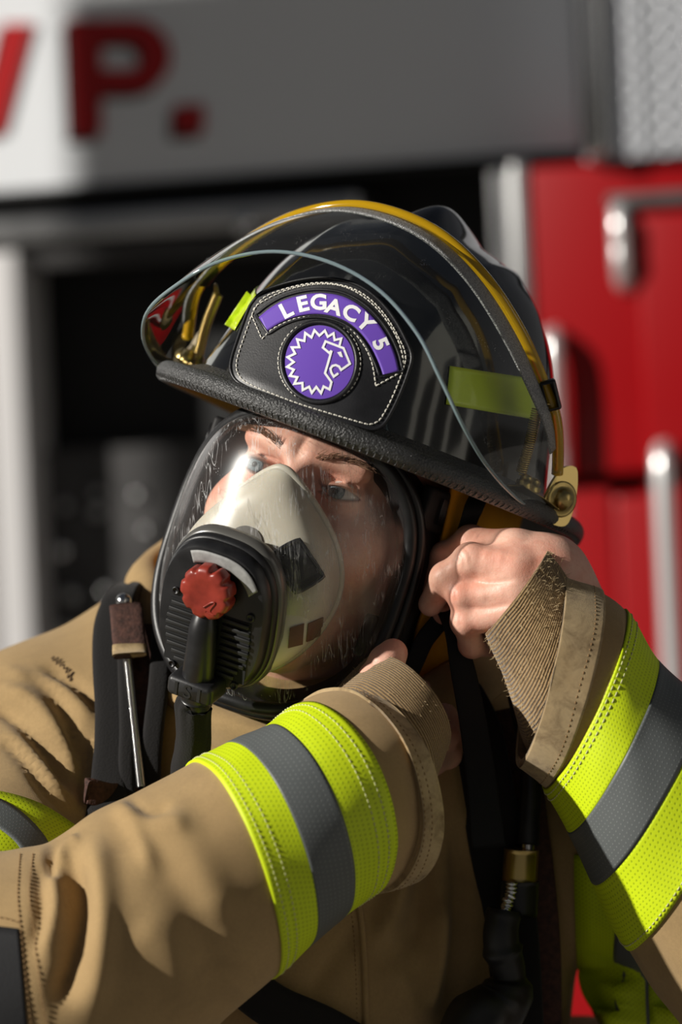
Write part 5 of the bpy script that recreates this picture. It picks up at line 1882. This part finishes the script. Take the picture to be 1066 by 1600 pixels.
# lettering with black drop shadow
def tletter(name, poly, holes, d0, d1, m, parent, label=None):
    out_ = [tl(x, y, d1) for x, y in poly]
    mb_ = MB()
    n_ = len(out_)
    if holes:
        h_ = [tl(x, y, d1) for x, y in holes]
        # bridge: same count loops
        A_ = np.array([tw(s, z, d1) for s, z in out_]); B_ = np.array([tw(s, z, d1) for s, z in h_])
        A2, B2 = A_ - TN * (d1 - d0), B_ - TN * (d1 - d0)
        V_ = np.concatenate([A_, B_, A2, B2])
        F_ = []
        for i in range(n_):
            j = (i + 1) % n_
            F_ += [(i, j, n_ + j, n_ + i), (i, 2 * n_ + i, 2 * n_ + j, j), (n_ + i, n_ + j, 3 * n_ + j, 3 * n_ + i)]
        mb_.add(V_, F_)
    else:
        A_ = np.array([tw(s, z, d1) for s, z in out_]); A2 = A_ - TN * (d1 - d0)
        F_ = [tuple(range(n_)), tuple(range(2 * n_ - 1, n_ - 1, -1))] + [(i, n_ + i, n_ + (i + 1) % n_, (i + 1) % n_) for i in range(n_)]
        mb_.add(np.concatenate([A_, A2]), F_)
    return mb_.build(name, m, parent, smooth=False, label=label)


def letters_at(dx, dy, d0, d1, m, nm, lab):
    v_ = [(-110, 32), (-62, 32), (-22, 150), (4, 36), (50, 36), (4, 208), (-44, 208)]
    tletter(nm, [(x + dx, y + dy) for x, y in v_], None, d0, d1, m, up_panel, 'letter V in %s' % lab)
    # P: stem, and bowl as a half ring
    tletter(nm, [(x + dx, y + dy) for x, y in [(104, 30), (158, 30), (158, 212), (112, 214)]], None, d0, d1, m, up_panel, 'stem of letter P in %s' % lab)
    a = np.linspace(-PI / 2, PI / 2, 16)
    o_ = [(156, 30)] + [(205 + 62 * math.cos(q), 87 + 58 * math.sin(q)) for q in a] + [(156, 145)]
    h_ = [(156, 66)] + [(200 + 22 * math.cos(q), 87 + 21 * math.sin(q)) for q in a] + [(156, 108)]
    out_ = o_; n_ = len(o_)
    A_ = np.array([tw(*tl(x + dx, y + dy, d1), d1) for x, y in o_]); B_ = np.array([tw(*tl(x + dx, y + dy, d1), d1) for x, y in h_])
    V_ = np.concatenate([A_, B_, A_ - TN * (d1 - d0), B_ - TN * (d1 - d0)])
    F_ = []
    for i in range(n_ - 1):
        j = i + 1
        F_ += [(i, j, n_ + j, n_ + i), (i, 2 * n_ + i, 2 * n_ + j, j), (n_ + i, n_ + j, 3 * n_ + j, 3 * n_ + i)]
    mb_ = MB(); mb_.add(V_, F_); mb_.build(nm, m, up_panel, smooth=False, label='bowl of letter P in %s' % lab)
    tletter(nm, [(x + dx, y + dy) for x, y in [(272, 165), (318, 163), (318, 207), (272, 209)]], None, d0, d1, m, up_panel, 'full stop in %s' % lab)


letters_at(-8, 10, PD, PD + .003, M['t_dark'], 'letter_shadow', 'black drop shadow')
letters_at(0, 0, PD + .003, PD + .006, M['t_letter'], 'letter', 'red')
# left: stainless frame round a dark opening, lower grey pump panel
tbox('frame_rail', (-1500, 322), (560, 366), -.16, PD + .01, M['t_steel'], bev=.006, label='stainless rail under the white panel')
tbox('frame_rail', (-1500, 372), (560, 408), -.16, PD - .01, M['t_grey'], bev=.004)
tbox('frame_post', (-4, 392), (50, 1300), -.16, PD + .01, M['t_post'], bev=.008, label='pale upright post beside the opening')
tbox('frame_post', (-60, 392), (-14, 1300), -.16, PD, M['t_post'], bev=.006)
pump = tbox('pump_panel', (62, 690), (640, 1500), -.19, -.12, M['t_grey'], label='dark grey pump panel behind the shoulder')
for i, (x, y, r) in enumerate([(95, 862, .012), (150, 800, .010), (150, 770, .008), (100, 790, .008), (110, 930, .011), (165, 925, .011), (215, 775, .008), (100, 985, .010), (160, 985, .010), (230, 830, .009)]):
    mb = MB(); sphere(mb, tw(*tl(x, y, -.115), -.118), (r, r, r), n=10); mb.build('knob', M['chrome'] if i in (0,) else M['t_steel'], pump)
mb = MB(); sphere(mb, tw(*tl(378, 352, -.03), -.04), .014, n=12); mb.build('round_lamp', M['chrome'], truck, label='small round chrome lamp on the rail')
# right: red cabinet doors, tread plate, rails
tbox('corner_post', (792, 262), (826, 2000), -.14, .0, M['t_steel'], bev=.006, label='grey corner post beside the red door')
tbox('tread_plate', (908, -420), (1500, 246), -.10, .05, M['tread'], label='aluminium tread plate above the red door')
tbox('tread_plate_edge', (906, -420), (944, 246), -.10, .07, M['chrome'], bev=.01)
door = tbox('cabinet_door', (828, 252), (1500, 742), -.12, .03, M['t_red'], bev=.008, label='red cabinet door')
tbox('door_edge', (806, 252), (832, 742), -.12, .035, M['t_steel'], door, bev=.004)
low = tbox('cabinet_door', (828, 752), (1500, 2000), -.12, .0, M['t_red'], bev=.008, label='lower red cabinet door')
tbox('lower_door_panel', (975, 770), (1500, 2000), -.02, .03, M['t_red'], low, bev=.01)
tbox('door_channel', (948, 300), (1500, 322), .02, .045, M['t_grey'], door, bev=.004, label='dark channel across the red door')
tbox('door_panel', (1000, 330), (1500, 735), .02, .042, M['t_red'], door, bev=.008)


def rail(px, y0, y1, w, dep, label):
    s0, z0 = tl(px, y0, dep); s1, z1 = tl(px, y1, dep)
    mb_ = MB(); r = PX(w / 2, 1.9)
    C_ = [tw(s0, z0 - .0, .0), tw(s0, z0, dep * .7), tw(s0, z0 - .02, dep), tw(s0, (z0 + z1) / 2, dep), tw(s0, z1 + .02, dep), tw(s0, z1, dep * .7), tw(s0, z1, 0)]
    tube(mb_, spline(np.array(C_), 60), r, 20, up=(1, 0, 0))
    o_ = mb_.build('grab_rail', M['rail'], truck, label=label)
    for z in (z0, z1):
        mb_ = MB(); lathe(mb_, [(r * 1.7, 0), (r * 1.7, .012), (r * 1.1, .016), (.0001, .016)], tw(s0, z, .0 if dep < .1 else .02), TN, 20); mb_.build('rail_flange', M['chrome'], o_)
    return o_


rail(862, 525, 990, 32, .055, 'chrome grab rail at the edge of the red door')
rail(968, 325, 440, 30, .05, 'short chrome handle on the red door')
rail(1036, 705, 1500, 34, .06, 'long chrome grab rail on the lower red door')

# ------------------------------------------------------------------ ground and an unseen sun blocker added to shade the truck
M['asphalt'] = plain('station apron concrete', (.20, .19, .175, 1), .9, nscale=3, namp=.2)
mb = MB(); box(mb, (0, 2, -.05), (30, 30, .1)); tago(mb.build('ground', M['asphalt'], None, smooth=False), kind='structure')
M['blocker'] = plain('sun blocker paint', (.30, .28, .26, 1), .9, nscale=2, namp=.1)


def sunpt(px, py, dep, t_):
    """where the sun ray to a point of the truck side passes, t_ metres before it"""
    return tw(*tl(px, py, dep), dep) + unit(np.array(SUN)) * t_


e_a, e_m, e_b = sunpt(186, 200, PD, 2.2), sunpt(436, 200, PD, 2.2), sunpt(800, 300, .03, 2.2)
tp_ = sunpt(300, 13, PD, 2.2)[2]
e_b = e_a + TE1 * np.dot(e_b - e_a, TE1)
mb = MB()  # stepped slabs added out of frame, shaped to cast the truck's shade
for a_, b_, h_ in ((e_a, e_m, tp_), (e_m, e_b, tp_ + .9)):
    w_ = np.dot(b_ - a_, TE1)
    c_ = (a_ + TE1 * w_ / 2) - TN * .0
    box(mb, (c_[0], c_[1], h_ / 2), (w_, .02 if False else .10, h_), np.stack([TE1, TN, TZ], 1))
zl_ = sunpt(850, 262, PD, 2.2)[2]
e_c = sunpt(912, 150, PD, 2.2); w_ = np.dot(e_c - e_b, TE1); c_ = e_b + TE1 * w_ / 2
box(mb, (c_[0], c_[1], zl_ + .5), (w_, .10, 1.0), np.stack([TE1, TN, TZ], 1))
tago(mb.build('sun_blocker', M['blocker'], None, smooth=False), kind='structure')

# a pale station wall off to the right, seen only in reflections
M['pale_wall'] = plain('pale station wall', (.46, .445, .42, 1), .85, nscale=2, namp=.08)
mb = MB(); box(mb, (3.6, -1.6, 1.7), (.15, 2.6, 3.4)); wr = tago(mb.build('wall_right', M['pale_wall'], None, smooth=False), kind='structure')
for k, yy in enumerate((-2.3, -1.5, -.8)):
    mb = MB(); box(mb, (3.51, yy, 2.0), (.05, .5, .9)); o_ = mb.build('window_pane', M['t_dark'], wr, smooth=False)


# ------------------------------------------------------------------ camera, light
cam_d = bpy.data.cameras.new('camera')
cam = bpy.data.objects.new('camera', cam_d); COL.objects.link(cam)
cam.location = tuple(CAM); cam.rotation_euler = Matrix((CROT @ rx(PI / 2)).tolist()).to_euler()
cam_d.sensor_fit = 'VERTICAL'; cam_d.sensor_height = 36.0
cam_d.lens = FPX / 1600 * 36.0
cam_d.clip_start = .05
cam_d.dof.use_dof = True
cam_d.dof.focus_distance = 2.15
cam_d.dof.aperture_fstop = cam_d.lens / 1000 / DOF_A
cam_d.dof.aperture_blades = 7
SC.camera = cam
sd = bpy.data.lights.new('sun', 'SUN')
sd.energy = SUN_E; sd.angle = D2(1.0); sd.color = (1.0, .955, .88)
so_ = bpy.data.objects.new('sun', sd); COL.objects.link(so_)
so_.rotation_euler = Vector(SUN).to_track_quat('Z', 'Y').to_euler()
w = bpy.data.worlds.new('sky'); SC.world = w; w.use_nodes = True
nt = w.node_tree
for n_ in list(nt.nodes): nt.nodes.remove(n_)
wo = nt.nodes.new('ShaderNodeOutputWorld')
bg = node(nt, 'ShaderNodeBackground', {'Strength': SKY_E})
gz = node(nt, 'ShaderNodeSeparateXYZ', {0: coords(nt, 'Generated')})
up_ = ramp(nt, gz.outputs[2], -.05, .6)
skyc = mixc(nt, up_, (1.0, .98, .95, 1), (.22, .26, .34, 1))
cl = noise(nt, coords(nt, 'Generated'), 3.2, 5, .6)
skyc = mixc(nt, mth(nt, 'MULTIPLY', ramp(nt, cl.outputs[0], .5, .75), .5), skyc, (.9, .9, .92, 1))
grd = ramp(nt, gz.outputs[2], -.02, .02)
skyc = mixc(nt, grd, (.22, .20, .18, 1), skyc)
nt.links.new(skyc, bg.inputs[0]); nt.links.new(bg.outputs[0], wo.inputs[0])
vs = SC.view_settings
SC.display_settings.display_device = 'sRGB'
vs.view_transform = 'Standard'; vs.look = 'None'; vs.exposure = EXPO; vs.gamma = 1.0
vs.use_curve_mapping = False
cy = SC.cycles
cy.use_denoising = True
cy.max_bounces = 14; cy.transparent_max_bounces = 24; cy.transmission_bounces = 10; cy.glossy_bounces = 6
cy.caustics_refractive = False; cy.caustics_reflective = False
cy.sample_clamp_indirect = 6
